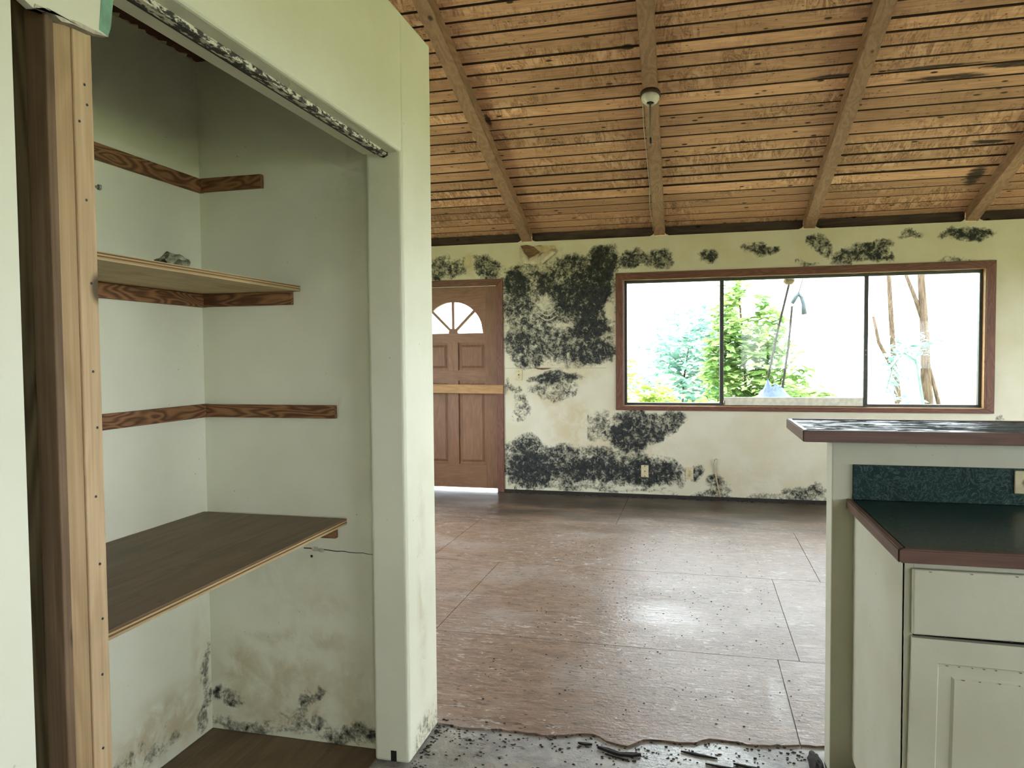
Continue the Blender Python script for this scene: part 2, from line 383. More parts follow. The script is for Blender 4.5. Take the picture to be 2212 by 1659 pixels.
# ================================================================== SETTING
# ---- ground outside
gb = bmesh.new(); abox(gb, (-60, -60, -.9), (60, 70, -.42)); struct(obj('ground', gb, M_grass), 'lawn around the house')
struct(box('porch_slab', (-3.6, YW+.16, -.42), (-1.2, YW+1.9, -.03), M_porch), 'pale concrete porch slab outside the front door')

# ---- floor: slab with plywood sheets nailed over it
floor = struct(box('floor', (XL-.15, YB-.15, -.16), (XR+.15, YW+.15, -.007), M_conc), 'wet grey concrete slab under worn brown plywood sheets')
RAG = [(-0.923,2.521),(-0.792,2.513),(-0.678,2.529),(-0.580,2.522),(-0.487,2.537),(-0.343,2.570),(-0.301,2.535),(-0.222,2.518),(-0.171,2.575),(-0.001,2.592),(0.036,2.629),(0.142,2.632),(0.210,2.626),(0.332,2.654),(0.395,2.662),(0.442,2.670),(1.0,2.60),(2.8,2.62),(4.1,2.6)]
def rag(x):
    if x <= RAG[0][0]: return 2.521
    for a, b in zip(RAG, RAG[1:]):
        if a[0] <= x <= b[0]: return a[1]+(b[1]-a[1])*(x-a[0])/(b[0]-a[0])
    return 2.6
def sheet(x0, x1, y0, y1, ragged=False):
    bm = bmesh.new(); g_ = .0018
    if ragged:
        n = max(2, int((x1-x0)/.025)); pts = []
        for i in range(n+1):
            x = x0+g_+(x1-x0-2*g_)*i/n
            pts.append((x, rag(x)+.012*mnoise.noise(Vector((x*9, 3, 0)))+.008*mnoise.noise(Vector((x*31, 7, 0))), -.007))
        pts += [(x1-g_, y1-g_, -.007), (x0+g_, y1-g_, -.007)]
        prism(bm, pts, (0,0,.007))
    else: abox(bm, (x0+g_, y0+g_, -.007), (x1-g_, y1-g_, 0))
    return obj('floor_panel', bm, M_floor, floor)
for xs, y0, y1, r in (((XL, -2.09, .349, 2.79, XR), 2.5, 3.39, True), ((XL, -1.25, .44, 2.45, XR), 3.39, 4.61, False),
                      ((XL, -1.73, .71, XR), 4.61, 5.84, False), ((XL, -.62, 1.82, XR), 5.84, YW-.012, False)):
    for a, b in zip(xs, xs[1:]): sheet(a, b, y0, y1, r)

box('floor_panel', (-1.713, .951, -.007), (-1.045, 2.2985, -.001), M_ply_dark, floor)
# ---- far wall with the mould
MOLD = [(-1.42,1.80,.42,.52,.56),(-1.15,1.75,.40,.50,.66),(-1.20,.27,.70,.19,.72),(-.45,.26,.34,.15,.7),(-2.3,2.24,.40,.09,.5),(-1.60,1.35,.2,.12,.7),(-2.49,2.22,0.245,0.101,0.62),(-1.99,2.21,0.166,0.116,0.72),(-1.70,2.06,0.151,0.157,0.97),(-1.43,2.06,0.114,0.145,0.88),(-1.70,1.81,0.147,0.158,0.78),(-1.70,1.49,0.152,0.213,0.74),(-1.05,1.94,0.312,0.253,1.00),(-0.86,2.23,0.145,0.168,1.05),(-0.59,2.24,0.155,0.106,0.80),(-0.34,2.24,0.140,0.099,0.72),(-1.14,2.19,0.179,0.099,0.80),(-1.37,1.46,0.228,0.188,0.72),(-1.00,1.61,0.227,0.117,0.95),(-0.98,1.39,0.229,0.139,0.86),(-1.34,1.65,0.205,0.268,0.60),(-1.60,1.50,0.185,0.203,0.66),(-1.31,1.12,0.246,0.054,0.90),(-1.34,1.02,0.221,0.094,0.50),(-1.73,1.02,0.105,0.041,0.55),(-1.68,0.84,0.086,0.159,0.42),(-1.79,1.07,0.038,0.075,0.50),(-0.86,0.68,0.088,0.166,0.55),(-0.60,0.58,0.200,0.161,0.98),(-0.32,0.71,0.209,0.102,0.78),(-0.38,0.60,0.107,0.076,0.75),(-0.98,0.65,0.067,0.140,0.38),(-0.55,0.74,0.195,0.088,0.75),(-1.63,0.42,0.215,0.126,0.78),(-1.55,0.24,0.295,0.167,1.02),(-1.00,0.24,0.347,0.137,0.93),(-1.26,0.37,0.205,0.113,0.80),(-0.43,0.24,0.312,0.132,0.97),(-0.15,0.22,0.057,0.109,0.55),(0.01,0.25,0.063,0.095,0.68),(0.18,0.13,0.103,0.082,0.66),(0.94,0.09,0.186,0.075,0.66),(0.43,0.01,0.721,0.056,0.50),(-1.06,0.06,0.766,0.027,0.45),(0.08,2.27,0.078,0.061,0.72),(0.56,2.30,0.159,0.052,0.76),(1.07,2.31,0.082,0.067,0.72),(1.34,2.20,0.225,0.067,0.80),(1.57,2.18,0.096,0.044,0.70),(1.51,2.28,0.155,0.052,0.72),(1.77,2.36,0.109,0.028,0.66),(2.22,2.33,0.189,0.054,0.88),(0.94,2.15,0.096,0.020,0.50),(2.12,2.14,0.159,0.025,0.40),(2.48,0.79,0.035,0.043,0.55)]
CLEAR = [(-2.18,2.24,0.060,0.139,0.90),(-1.42,1.82,0.121,0.098,0.75),(-1.26,1.64,0.147,0.049,0.50),(-0.79,1.76,0.057,0.142,0.90),(-1.47,2.32,0.176,0.129,0.95),(-1.51,2.07,0.034,0.145,0.45)]
TAN = [(-2.18,2.24,0.072,0.139,0.90),(-0.78,1.55,0.098,0.351,0.60),(-1.28,1.16,0.545,0.134,0.35),(-1.15,0.67,0.271,0.359,0.55),(-0.70,0.47,0.614,0.155,0.50),(0.54,0.18,0.624,0.212,0.30),(-1.35,0.97,0.206,0.124,0.60)]
def fall(u, v, b, lo, hi):
    d = math.hypot((u-b[0])/b[2], (v-b[1])/b[3]); t = min(1, max(0, (hi-d)/(hi-lo))); return t*t*(3-2*t)
def field_maker(M, Cc, T, base=0.0, wob=.06):
    def f(u, v):
        n1 = mnoise.noise(Vector((u*4, v*4, 1)))*wob+mnoise.noise(Vector((u*11, v*11, 4)))*wob*.6
        n2 = mnoise.noise(Vector((u*4, v*4, 9)))*wob+mnoise.noise(Vector((u*11, v*11, 14)))*wob*.6
        uu, vv = u+n1, v+n2; m = base
        for b in M:
            if abs(uu-b[0]) < b[2]*1.5 and abs(vv-b[1]) < b[3]*1.5: m = max(m, b[4]*fall(uu, vv, b, .72, 1.28))
        for b in Cc: m *= 1-b[4]*fall(uu, vv, b, .5, 1.1)
        s = 0.0
        for b in T: s = max(s, b[4]*fall(uu, vv, b, .3, 1.2))
        return m, s
    return f
DOOR = (-2.835, -1.912, 0.0, 2.045)
def far_hole(x, z): return (WIN[0] < x < WIN[1] and WIN[2] < z < WIN[3]) or (DOOR[0] < x < DOOR[1] and z < DOOR[3])
wall_far = grid_face('wall_far', ticks(XL, XR, .022, (WIN[0], WIN[1], DOOR[0], DOOR[1])), ticks(0, 2.45, .022, (WIN[2], WIN[3], DOOR[3])),
                     lambda u, v: (u, YW, v), M_far, far_hole, field_maker(MOLD, CLEAR, TAN))
struct(wall_far, 'cream drywall far wall covered with patches of black mould')
sm = wall_far.modifiers.new('thickness', 'SOLIDIFY'); sm.thickness = .14; sm.offset = -1
# rotten dark bottom strip left where the skirting was torn off
struct(box('baseboard_far', (-1.84, YW-.012, 0), (XR, YW, .028), M_dark), 'strip of black rot where the skirting was torn off')
# torn hole in the drywall under the rafter
bm = bmesh.new(); prism(bm, [(-1.665,YW-.002,2.415),(-1.60,YW-.002,2.422),(-1.535,YW-.002,2.405),(-1.47,YW-.002,2.412),(-1.40,YW-.002,2.40),(-1.40,YW-.002,2.37),(-1.46,YW-.002,2.345),(-1.52,YW-.002,2.315),(-1.575,YW-.002,2.295),(-1.62,YW-.002,2.34)], (0,.004,0))
obj('torn_hole', bm, M_brownpaper, wall_far)['label'] = 'dark brown rotten hole torn in the drywall'
bm = bmesh.new(); prism(bm, [(-1.535,YW-.004,2.405),(-1.32,YW-.004,2.405),(-1.318,YW-.006,2.36),(-1.45,YW-.008,2.335)], (0,.004,0))
obj('peeled_paper', bm, plain('tan_core', (.50, .40, .23), .9), wall_far)
def flap(pts, out_, mat=M_paper):                     # curled sheet of facing paper
    bm = bmesh.new(); n = 8; rows = []
    (ax, az), (bx, bz), (cx_, cz_), (dx, dz) = pts
    for i in range(n+1):
        t = i/n; row = []
        for j in range(7):
            s = j/6; x = (ax*(1-s)+bx*s)*(1-t)+(dx*(1-s)+cx_*s)*t; z = (az*(1-s)+bz*s)*(1-t)+(dz*(1-s)+cz_*s)*t
            row.append(bm.verts.new((x, YW-.003-out_*math.sin(t*math.pi*.8)-.006*math.sin(s*9+t*5), z)))
        rows.append(row)
    for i in range(n):
        for j in range(6): bm.faces.new((rows[i][j], rows[i][j+1], rows[i+1][j+1], rows[i+1][j]))
    o = obj('peeled_paper', bm, mat, wall_far, True); m = o.modifiers.new('thickness', 'SOLIDIFY'); m.thickness = .002
flap([(-1.67,2.40),(-1.58,2.29),(-1.55,2.235),(-1.63,2.24)], .02)
flap([(-1.575,2.29),(-1.475,2.335),(-1.46,2.235),(-1.555,2.225)], .03)
flap([(-1.46,2.335),(-1.33,2.365),(-1.31,2.33),(-1.45,2.225)], .03)
flap([(-1.50,2.32),(-1.44,2.335),(-1.45,2.24),(-1.48,2.235)], .035)
for k in range(5):                                    # sagging wrinkles of loose paint
    bm = bmesh.new(); w = .12+.02*k; z0 = 1.93-.045*k
    tube(bm, [(-1.42+w*(t/8-.5)*1.0+.015*k*.3, YW-.002, z0-.055*math.sin(math.pi*t/8)-(.012*t/8)) for t in range(9)], [.0015+.0035*math.sin(math.pi*t/8) for t in range(9)], 6)
    obj('paint_sag', bm, M_far, wall_far, True)
# horizontal drywall joint with a torn lip
bm = bmesh.new(); abox(bm, (-1.83, YW-.0012, 1.2225), (-.83, YW+.001, 1.2255)); obj('board_joint', bm, plain('joint_tape', (.26, .23, .15), .9), wall_far)
bm = bmesh.new(); prism(bm, [(-1.54,YW-.003,1.228),(-1.355,YW-.003,1.226),(-1.40,YW-.003,1.212),(-1.455,YW-.003,1.207),(-1.50,YW-.003,1.214)], (0,.004,0)); obj('torn_hole', bm, M_brownpaper, wall_far)
# nail-head stains down the stud lines above the window
# ---- generic walls with rectangular openings
def walled(name, axis, c0, c1, u0, u1, z1, holes, mat, gable=None, label=None):
    bm = bmesh.new()
    us = sorted({u0, u1, *[h[0] for h in holes], *[h[1] for h in holes]})
    for a, b in zip(us, us[1:]):
        zs = [(0, z1)]
        for h in holes:
            if h[0] <= a and b <= h[1]: zs = [(0, h[2]), (h[3], z1)]
        for p, q in zs:
            if q-p > 1e-4:
                if axis == 'x': abox(bm, (c0, a, p), (c1, b, q))
                else: abox(bm, (a, c0, p), (b, c1, q))
    if gable: prism(bm, gable, (c1-c0, 0, 0))
    return struct(obj(name, bm, mat), label)
RIDGE_Y, SL, Z0 = 1.4, .32, 2.55
RZ = Z0+SL*(YW-RIDGE_Y); ZB = RZ-SL*(RIDGE_Y-YB)
def gab(x): return [(x, YB, 2.45), (x, YW, 2.45), (x, YW, Z0), (x, RIDGE_Y, RZ), (x, YB, ZB)]
walled('wall_right', 'x', XR, XR+.14, YB, YW, 2.45, [KW, LW], M_wall, gab(XR), 'plain wall at the right end of the room')
walled('wall_left', 'x', XL-.14, XL, YB, YW, 2.45, [WW], M_wall, gab(XL-.14), 'plain wall at the left end of the room')
walled('wall_back', 'y', YB-.14, YB, XL, XR, ZB, [BW], M_wall, None, 'plain wall behind the viewer')

# ---- ceiling: sloped roof deck, boards and rafters
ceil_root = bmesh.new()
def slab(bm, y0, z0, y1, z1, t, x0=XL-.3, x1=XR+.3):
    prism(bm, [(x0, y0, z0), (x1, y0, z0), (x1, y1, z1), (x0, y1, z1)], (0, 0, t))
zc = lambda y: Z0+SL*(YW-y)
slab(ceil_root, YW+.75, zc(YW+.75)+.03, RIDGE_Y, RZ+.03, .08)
slab(ceil_root, RIDGE_Y, RZ+.03, YB-1.9, RZ+.03-SL*(RIDGE_Y-YB+1.9), .08)  # unseen back eave, lengthened to shade the back opening
ceiling = struct(obj('ceiling', ceil_root, plain('gap_shade_black', (.012, .010, .009), .9)), 'sloped ceiling of stained tongue-and-groove boards on exposed rafters')  # deck coloured near-black to paint the shade inside the board gaps
EY = [7.40, 7.29, 7.18, 7.086, 6.982, 6.866, 6.745, 6.629, 6.516, 6.37, 6.24, 6.10, 5.97, 5.85, 5.71, 5.58, 5.46, 5.34, 5.22, 5.10, 4.98, 4.86, 4.75, 4.62, 4.51]
while EY[-1] > 1.6: EY.append(EY[-1]-.1165)
for i in range(len(EY)-1):
    ya, yb = EY[i], EY[i+1]                            # far edge, near edge
    gap = .0015 if ya > 6.6 else (.019 if 6.05 < yb < 6.40 else random.choice((.007, .009, .012)))
    dz = random.uniform(-.002, .002)
    if ya > 6.6: dz *= .3
    bm = bmesh.new(); y0, y1 = ya-gap/2, yb+gap/2
    b0, b1 = zc(y0)+dz, zc(y1)+dz
    prism(bm, [(XL-.02, y0, b0), (XR+.02, y0, b0), (XR+.02, y1, b1), (XL-.02, y1, b1)], (0, 0, .02))
    bmesh.ops.bevel(bm, geom=bm.edges[:], offset=.004, segments=1, affect='EDGES')
    bm.normal_update()
    bmesh.ops.recalc_face_normals(bm, faces=bm.faces)
    dn = Vector((0, -SL, -1)).normalized(); side = [f.index for f in bm.faces if f.normal.dot(dn) < .97]
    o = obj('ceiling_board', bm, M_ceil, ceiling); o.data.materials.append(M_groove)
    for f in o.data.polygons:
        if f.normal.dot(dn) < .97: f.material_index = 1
# plain boards of the slope behind the viewer
bm = bmesh.new(); slab(bm, RIDGE_Y, RZ, YB, ZB, .02, XL-.02, XR+.02); obj('ceiling_board', bm, M_ceil, ceiling)
for xw in (-2.90, -1.60, -.335, .968, 2.256, 3.5):
    bm = bmesh.new(); hw = .049; sk = .018
    y0, y1 = YW+.7, RIDGE_Y; zz = lambda y: 2.453+SL*(YW-y)
    def sec(y):
        x = xw+sk*(YW-y); return [Vector((x-hw, y, zz(y))), Vector((x+hw, y, zz(y))), Vector((x+hw, y, zc(y)-.001)), Vector((x-hw, y, zc(y)-.001))]
    ya_ = [YW-.0015] + [y0+(y1-y0)*k/24 for k in range(25) if y0+(y1-y0)*k/24 < YW-.05]
    rings = []
    for y in ya_:
        w = .0025*mnoise.noise(Vector((xw*3, y*2.1, 0)))
        rings.append([bm.verts.new(p+Vector((w, 0, .002*mnoise.noise(Vector((xw, y*3, 5)))*(1 if k < 2 else 0)))) for k, p in enumerate(sec(y))])
    for a, b in zip(rings, rings[1:]):
        for k in range(4): bm.faces.new((a[k], a[(k+1)%4], b[(k+1)%4], b[k]))
    bm.faces.new(rings[0]); bm.faces.new(rings[-1][::-1])
    bmesh.ops.recalc_face_normals(bm, faces=bm.faces)
    es = [e for e in bm.edges if all(abs(v.co.z-zz(v.co.y)) < .01 for v in e.verts) and abs(e.verts[0].co.y-e.verts[1].co.y) > .02]
    bmesh.ops.bevel(bm, geom=es, offset=.004, segments=2, affect='EDGES')
    obj('rafter', bm, M_rafter, ceiling)
rx = [XL, -2.90, -1.60, -.335, .968, 2.256, 3.5, XR]
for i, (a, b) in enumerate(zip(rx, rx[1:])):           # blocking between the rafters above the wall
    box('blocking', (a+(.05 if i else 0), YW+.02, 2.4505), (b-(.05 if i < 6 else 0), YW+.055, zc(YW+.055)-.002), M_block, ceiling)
# white paint smeared on the rafter feet and a loose white wire along the second rafter
for x in (-1.60, -.335, .968, 2.256):
    for s in (-1, 1):
        bm = bmesh.new(); prism(bm, [(x+s*.048, YW-.004, 2.4505), (x+s*.085, YW-.004, 2.4505), (x+s*.062, YW-.004, 2.462), (x+s*.048, YW-.004, 2.478)], (0, .02, 0)); obj('caulk', bm, M_paper, ceiling)
bm = bmesh.new(); tube(bm, [(-.387+.018*(YW-y)+dx, y, 2.462+SL*(YW-y)+.03) for y, dx in ((7.02, -.006), (6.9, -.003), (6.75, -.014), (6.6, -.017), (6.45, -.014), (6.3, -.004), (6.1, -.006), (5.8, -.008), (5.5, -.012), (5.2, -.006))], .0035, 6)
tag(obj('wire', bm, M_porc, None, True), 'thin white wire stapled along the side of the middle rafter', 'wire')

# ---- closet walls
X0, XI = -.92, -1.043
JY, CB, CE = 2.235, 2.30, 2.515
CL = -1.714
fclo = field_maker([], [], [], 0)
# front wall of the closet (drywall skin, header, end column), one piece of the setting
bm = bmesh.new()
abox(bm, (XI, 1.0, 2.005), (X0, JY+.01, 2.452), .010, 3)                     # header over the opening
abox(bm, (XI, JY, 0), (X0, CE, 2.451), .010, 3)                             # end column
wall_closet = struct(obj('wall_closet', bm, M_clo), 'pale painted closet front wall with an open doorway')
def endf(u, v):                                        # dirt at the foot of the column face
    m = .22*fall(u, v, (2.40, .03, .16, .09), .3, 1.3); s = .42*fall(u, v, (2.37, .55, .05, .42), .3, 1.2); return m+.05, s+.25*fall(u, v, (2.4, .02, .15, .12), .3, 1.2)
grid_face('column_face', ticks(JY+.011, CE-.011, .02), ticks(.008, 2.44, .02), lambda u, v: (X0+.0006, u, v), M_clo, None, endf, wall_closet)
bm = bmesh.new()
abox(bm, (X0-.013, YB, 0), (X0, .841, 2.452)); o = obj('drywall_sheet', bm, M_clo, wall_closet)
bm = bmesh.new()                                        # torn remnant above the exposed studs
prism(bm, [(X0, .841, 2.452), (X0, 1.03, 2.452), (X0, 1.031, 1.95), (X0, 1.022, 1.885), (X0, 1.016, 1.868), (X0, .985, 1.860), (X0, .945, 1.858), (X0, .925, 1.853), (X0, .90, 1.862), (X0, .878, 1.852), (X0, .86, 1.858), (X0, .841, 1.90)], (-.013, 0, 0))
obj('drywall_remnant', bm, M_clo, wall_closet)['label'] = 'torn end of painted drywall above the bare studs'
bm = bmesh.new(); prism(bm, [(X0+.0008, 1.004, 1.925), (X0+.0008, 1.031, 1.945), (X0+.0008, 1.022, 1.885), (X0+.0008, 1.016, 1.869), (X0+.0008, .998, 1.872)], (-.004, 0, 0))
obj('green_paper', bm, M_green, wall_closet)['label'] = 'green torn paper edge of the drywall'
bm = bmesh.new(); prism(bm, [(X0+.0015, 1.016, 1.868), (X0+.0015, .985, 1.860), (X0+.0015, .945, 1.858), (X0+.0015, .925, 1.853), (X0+.0015, .90, 1.862), (X0+.0015, .878, 1.852), (X0+.0015, .88, 1.859), (X0+.0015, .925, 1.860), (X0+.0015, .955, 1.866), (X0+.0015, 1.0, 1.867)], (-.015, 0, 0))
obj('gypsum_edge', bm, M_gyp, wall_closet)
# exposed studs at the near side of the doorway
box('stud', (-1.022, .9575, 0), (-.932, .9945, 2.40), M_stud_l, wall_closet, .002)['label'] = 'pale bare stud at the doorway edge'
box('stud', (-1.022, .921, 0), (-.934, .9565, 2.40), wood('stud_mid_wood', 'z', (.47, .33, .18), (.31, .20, .10), 10, .35, .5, .7, 1, .1, .2, .2), wall_closet, .002)
box('stud', (-.967, .905, 0), (-.929, .9205, 2.40), M_stud_d, wall_closet, .002)['label'] = 'brown weathered stud face'
box('stud', (-1.06, .9075, 0), (-.9685, .9205, 2.40), M_stud_g, wall_closet, .002)
for y, z in ((.978, 1.78), (.982, 1.75), (.966, 1.72), (.975, 1.60), (.98, 1.47), (.978, 1.33), (.983, 1.24), (.976, 1.13), (.98, 1.02), (.982, .93), (.978, .84), (.975, .72)):
    bm = bmesh.new(); lathe(bm, [(.0022, 0), (.0022, .0012)], (-.9325, y, z), (1,0,0), 8); obj('nail_hole', bm, M_black, wall_closet)
bm = bmesh.new(); lathe(bm, [(.0045, 0), (.0045, .004)], (-.940, 1.008, 1.628), (.3,1,0), 10); tube(bm, [(-.952, .990, 1.628), (-.940, 1.008, 1.628)], .0022, 6); obj('nail', bm, M_rod, wall_closet)
# sliding-door track under the header
track = bmesh.new(); abox(track, (-.986, 1.035, 1.992), (-.964, 2.222, 2.0055)); obj('door_track', track, M_track, wall_closet)['label'] = 'flaking white door track with a dark slot'
box('track_slot', (-1.002, 1.035, 1.9985), (-.987, 2.215, 2.0055), M_black, wall_closet)
box('track_flange', (-1.046, 1.035, 2.0025), (-1.0025, 2.226, 2.0055), M_clo, wall_closet, .002)
bm = bmesh.new(); prism(bm, [(-.985, 2.2228, 2.006), (-.962, 2.2228, 2.006), (-.962, 2.2228, 1.994), (-.975, 2.2228, 1.988), (-.988, 2.2228, 1.992)], (0, .004, 0)); obj('track_end', bm, M_dark, wall_closet)
# closet inside walls with water stains and mould near the floor
bf = field_maker([(-1.63,.145,.06,.03,.50),(-1.335,.135,.025,.03,.52),(-1.275,.185,.03,.018,.45),(-1.30,.145,.02,.015,.45),(-1.5,.03,.28,.025,.34),(-1.17,.045,.12,.035,.42),(-1.36,.07,.10,.03,.30),(-1.55,.02,.05,.02,.5),(-1.22,.02,.06,.018,.5)], [],
                 [(-1.45,.20,.30,.16,.55),(-1.3,.36,.26,.05,.55),(-1.52,.33,.16,.05,.45),(-1.6,.25,.12,.12,.60),(-1.15,.2,.12,.2,.45),(-1.35,.08,.38,.08,.6),(-1.4,.55,.3,.2,.22),(-1.25,.48,.12,.07,.35)], .03, .03)
lf = field_maker([(2.27,.18,.018,.14,.46),(2.25,.06,.03,.05,.4),(2.05,.06,.10,.03,.28),(1.9,.10,.12,.04,.25)], [], [(2.05,.12,.35,.14,.65),(1.8,.1,.3,.1,.5),(2.24,.25,.06,.25,.4)], .03, .03)
wcb = grid_face('wall_closet_back', ticks(CL, XI, .018), ticks(0, 2.40, .02), lambda u, v: (u, CB, v), M_clo, None, bf)
wcb.modifiers.new('thickness', 'SOLIDIFY').thickness = .2; wcb.modifiers[0].offset = -1; struct(wcb, 'painted end wall inside the closet with water stains')
wcl = grid_face('wall_closet_left', ticks(.95, CB+.15, .02), ticks(0, 2.40, .02), lambda u, v: (CL, u, v), M_clo, None, lf)
wcl.modifiers.new('thickness', 'SOLIDIFY').thickness = .1; wcl.modifiers[0].offset = -1; struct(wcl, 'painted long wall inside the closet')
struct(box('wall_closet_near', (CL-.1, .84, 0), (-1.062, .949, 2.40), M_clo), 'hidden near end wall of the closet')
struct(box('ceiling_closet', (CL-.11, .84, 2.394), (XI-.002, CB+.21, 2.45), wood('closet_ceiling_wood', 'y', (.14, .062, .03), (.07, .03, .017), 8, .4, .5, .7)), 'dark brown board ceiling inside the closet')
for k in range(9):                                      # ragged strips of torn paper at the closet ceiling edge
    y = 1.9+.045*k+random.uniform(-.015, .012); bm = bmesh.new(); prism(bm, [(CL+.001, y, 2.3935), (CL+.004+.022*random.random(), y+.012, 2.393), (CL+.004, y+.03, 2.393), (CL+.001, y+.035, 2.3935)], (0, 0, -.004)); obj('torn_paper', bm, M_paper, wcl)
# crack between two boards of the closet end wall
bm = bmesh.new(); pts = [(-1.33+.025*k, .683-.0006*k+.0015*math.sin(k*2.3)) for k in range(12)]
prism(bm, [(x, CB-.0008, z+.0032*(1-k/14)) for k, (x, z) in enumerate(pts)]+[(x, CB-.0008, z-.0008) for x, z in pts[::-1]], (0, .002, 0)); obj('board_joint', bm, M_black, wcb)
for x, z, r in ((-1.285, .683, .012), (-1.262, .680, .011)):
    bm = bmesh.new(); bmesh.ops.create_icosphere(bm, subdivisions=2, radius=r)
    for v in bm.verts: v.co = Vector((v.co.x*1.2, v.co.y*.3, v.co.z*.7))*(1+.3*mnoise.noise(v.co*120)) + Vector((x, CB-.001, z)); 
    obj('chipped_plaster', bm, M_gyp, wcb)
bm = bmesh.new(); lathe(bm, [(.005, 0), (.005, .001)], (-1.30, CB, .657), (0,-1,0), 10); obj('nail_hole', bm, M_black, wcb)
bm = bmesh.new(); abox(bm, (-.985, JY-.001, .004), (-.965, JY+.001, .040)); obj('rot_hole', bm, M_black, wall_closet)['label'] = 'black rotted notch at the foot of the jamb'

# ---- shelves and cleats in the closet
def cleat(tagname, a, b, mat): return tag(box('shelf_cleat', a, b, mat, None, .0015), tagname, 'cleat', 'shelf cleats on the closet walls')
TH = .019
cleat('short brown wooden cleat on closet end wall, topmost, without a shelf', (CL+TH, CB-TH, 1.936), (-1.457, CB, 1.982), M_cleat_x)
cleat('brown wooden cleat on closet long wall, topmost, without a shelf', (CL, .98, 1.934), (CL+TH, CB, 1.981), M_cleat_y)
cleat('dark brown cleat on closet end wall under the upper plywood shelf', (CL+TH, CB-TH, 1.531), (-1.350, CB, 1.576), M_cleat_x)
cleat('swirly grained cleat on closet long wall under the upper plywood shelf', (CL, .98, 1.530), (CL+TH, CB, 1.5745), M_cleat_y)
cleat('long brown cleat on closet end wall between the two shelves', (CL+TH, CB-TH, 1.140), (-1.193, CB, 1.185), M_cleat_x)
cleat('brown cleat on closet long wall between the two shelves', (CL, .98, 1.139), (CL+TH, CB, 1.186), M_cleat_y)
cleat('brown cleat on closet end wall under the wide lower shelf', (CL+TH, CB-TH, .728), (-1.198, CB, .779), M_cleat_x)
cleat('brown cleat on closet long wall under the wide lower shelf', (CL, .98, .728), (CL+TH, CB, .779), M_cleat_y)
def shelf(label, xf, z0, z1, yend, top, under):
    t = thing('shelf', label, 'shelf', (CL+.01, 1.6, z0))
    n = 5; h = (z1-z0)/n
    bm = bmesh.new(); abox(bm, (CL+.002, .98, z0), (xf-.0015, yend, z0+.003)); obj('bottom_veneer', bm, under, t)
    bm = bmesh.new(); abox(bm, (CL+.002, .98, z1-.002), (xf-.0008, yend, z1)); obj('top_veneer', bm, top, t)
    zs = [z0+.003+(z1-.002-z0-.003)*k/4 for k in range(5)]
    for k in range(4):
        bm = bmesh.new(); abox(bm, (CL+.002, .98, zs[k]), (xf-(.0 if k % 2 == 0 else .0012), yend, zs[k+1])); obj('ply_layer', bm, M_ply_edge_cols[k % 2], t)
    return t
shelf('narrow pale plywood shelf high in the closet', -1.322, 1.5765, 1.5955, CB-.002, M_ply_under, M_ply_under)
shelf('wide dark brown plywood shelf low in the closet', -1.152, .7795, .8005, 2.278, M_ply_dark, M_ply_under)
bm = bmesh.new()                                        # crumpled scrap on the upper shelf
bmesh.ops.create_icosphere(bm, subdivisions=3, radius=1)
for v in bm.verts:
    d = 1+.45*mnoise.noise(v.co*2.3); v.co = Vector((v.co.x*.035*d, v.co.y*.05*d, max(-.4, v.co.z)*.032*d))+Vector((-1.42, 1.78, 1.609))
tag(obj('crumpled_scrap', bm, plain('scrap_grey_green', (.20, .20, .13), .9, var=.5, scale=60)), 'small crumpled grey-green scrap on the upper closet shelf', 'debris')

# ================================================================== FRONT DOOR
door = sroot('door_1', (-2.37, YW+.03, 0), 'brown panelled wooden front door with a fan-shaped window')
DX0, DX1, DZ0, DZ1, DY0, DY1 = -2.825, -1.9175, .026, 2.037, YW+.022, YW+.064
FC, FZ, FR = -2.371, 1.576, .312
bm = bmesh.new(); n = 36
for k in range(n):                                       # top rail with the half-round opening
    a, b = FC-FR+2*FR*k/n, FC-FR+2*FR*(k+1)/n
    za = FZ+math.sqrt(max(0, FR*FR-(a-FC)**2)); zb = FZ+math.sqrt(max(0, FR*FR-(b-FC)**2))
    prism(bm, [(a, DY0, za), (b, DY0, zb), (b, DY0, DZ1), (a, DY0, DZ1)], (0, DY1-DY0, 0))
abox(bm, (DX0+.11, DY0, FZ), (FC-FR, DY1, DZ1)); abox(bm, (FC+FR, DY0, FZ), (DX1-.115, DY1, DZ1)); abox(bm, (DX0+.11, DY0, 1.482), (DX1-.115, DY1, FZ))
bmesh.ops.remove_doubles(bm, verts=bm.verts, dist=1e-5)
obj('top_rail', bm, M_door_x, door)
for a, b in ((DX0, DX0+.11), (DX1-.115, DX1)): box('stile', (a, DY0, DZ0), (b, DY1, DZ1), M_door_z, door, .002)
box('lock_rail', (DX0+.11, DY0+.001, 1.10), (DX1-.115, DY1, 1.205), M_door_x, door)
box('bottom_rail', (DX0+.11, DY0+.001, DZ0), (DX1-.115, DY1, .262), M_door_x, door)
for z0, z1 in ((1.205, 1.482), (.262, 1.10)): box('mid_stile', (FC-.05, DY0+.0005, z0), (FC+.05, DY1, z1), M_door_z, door)
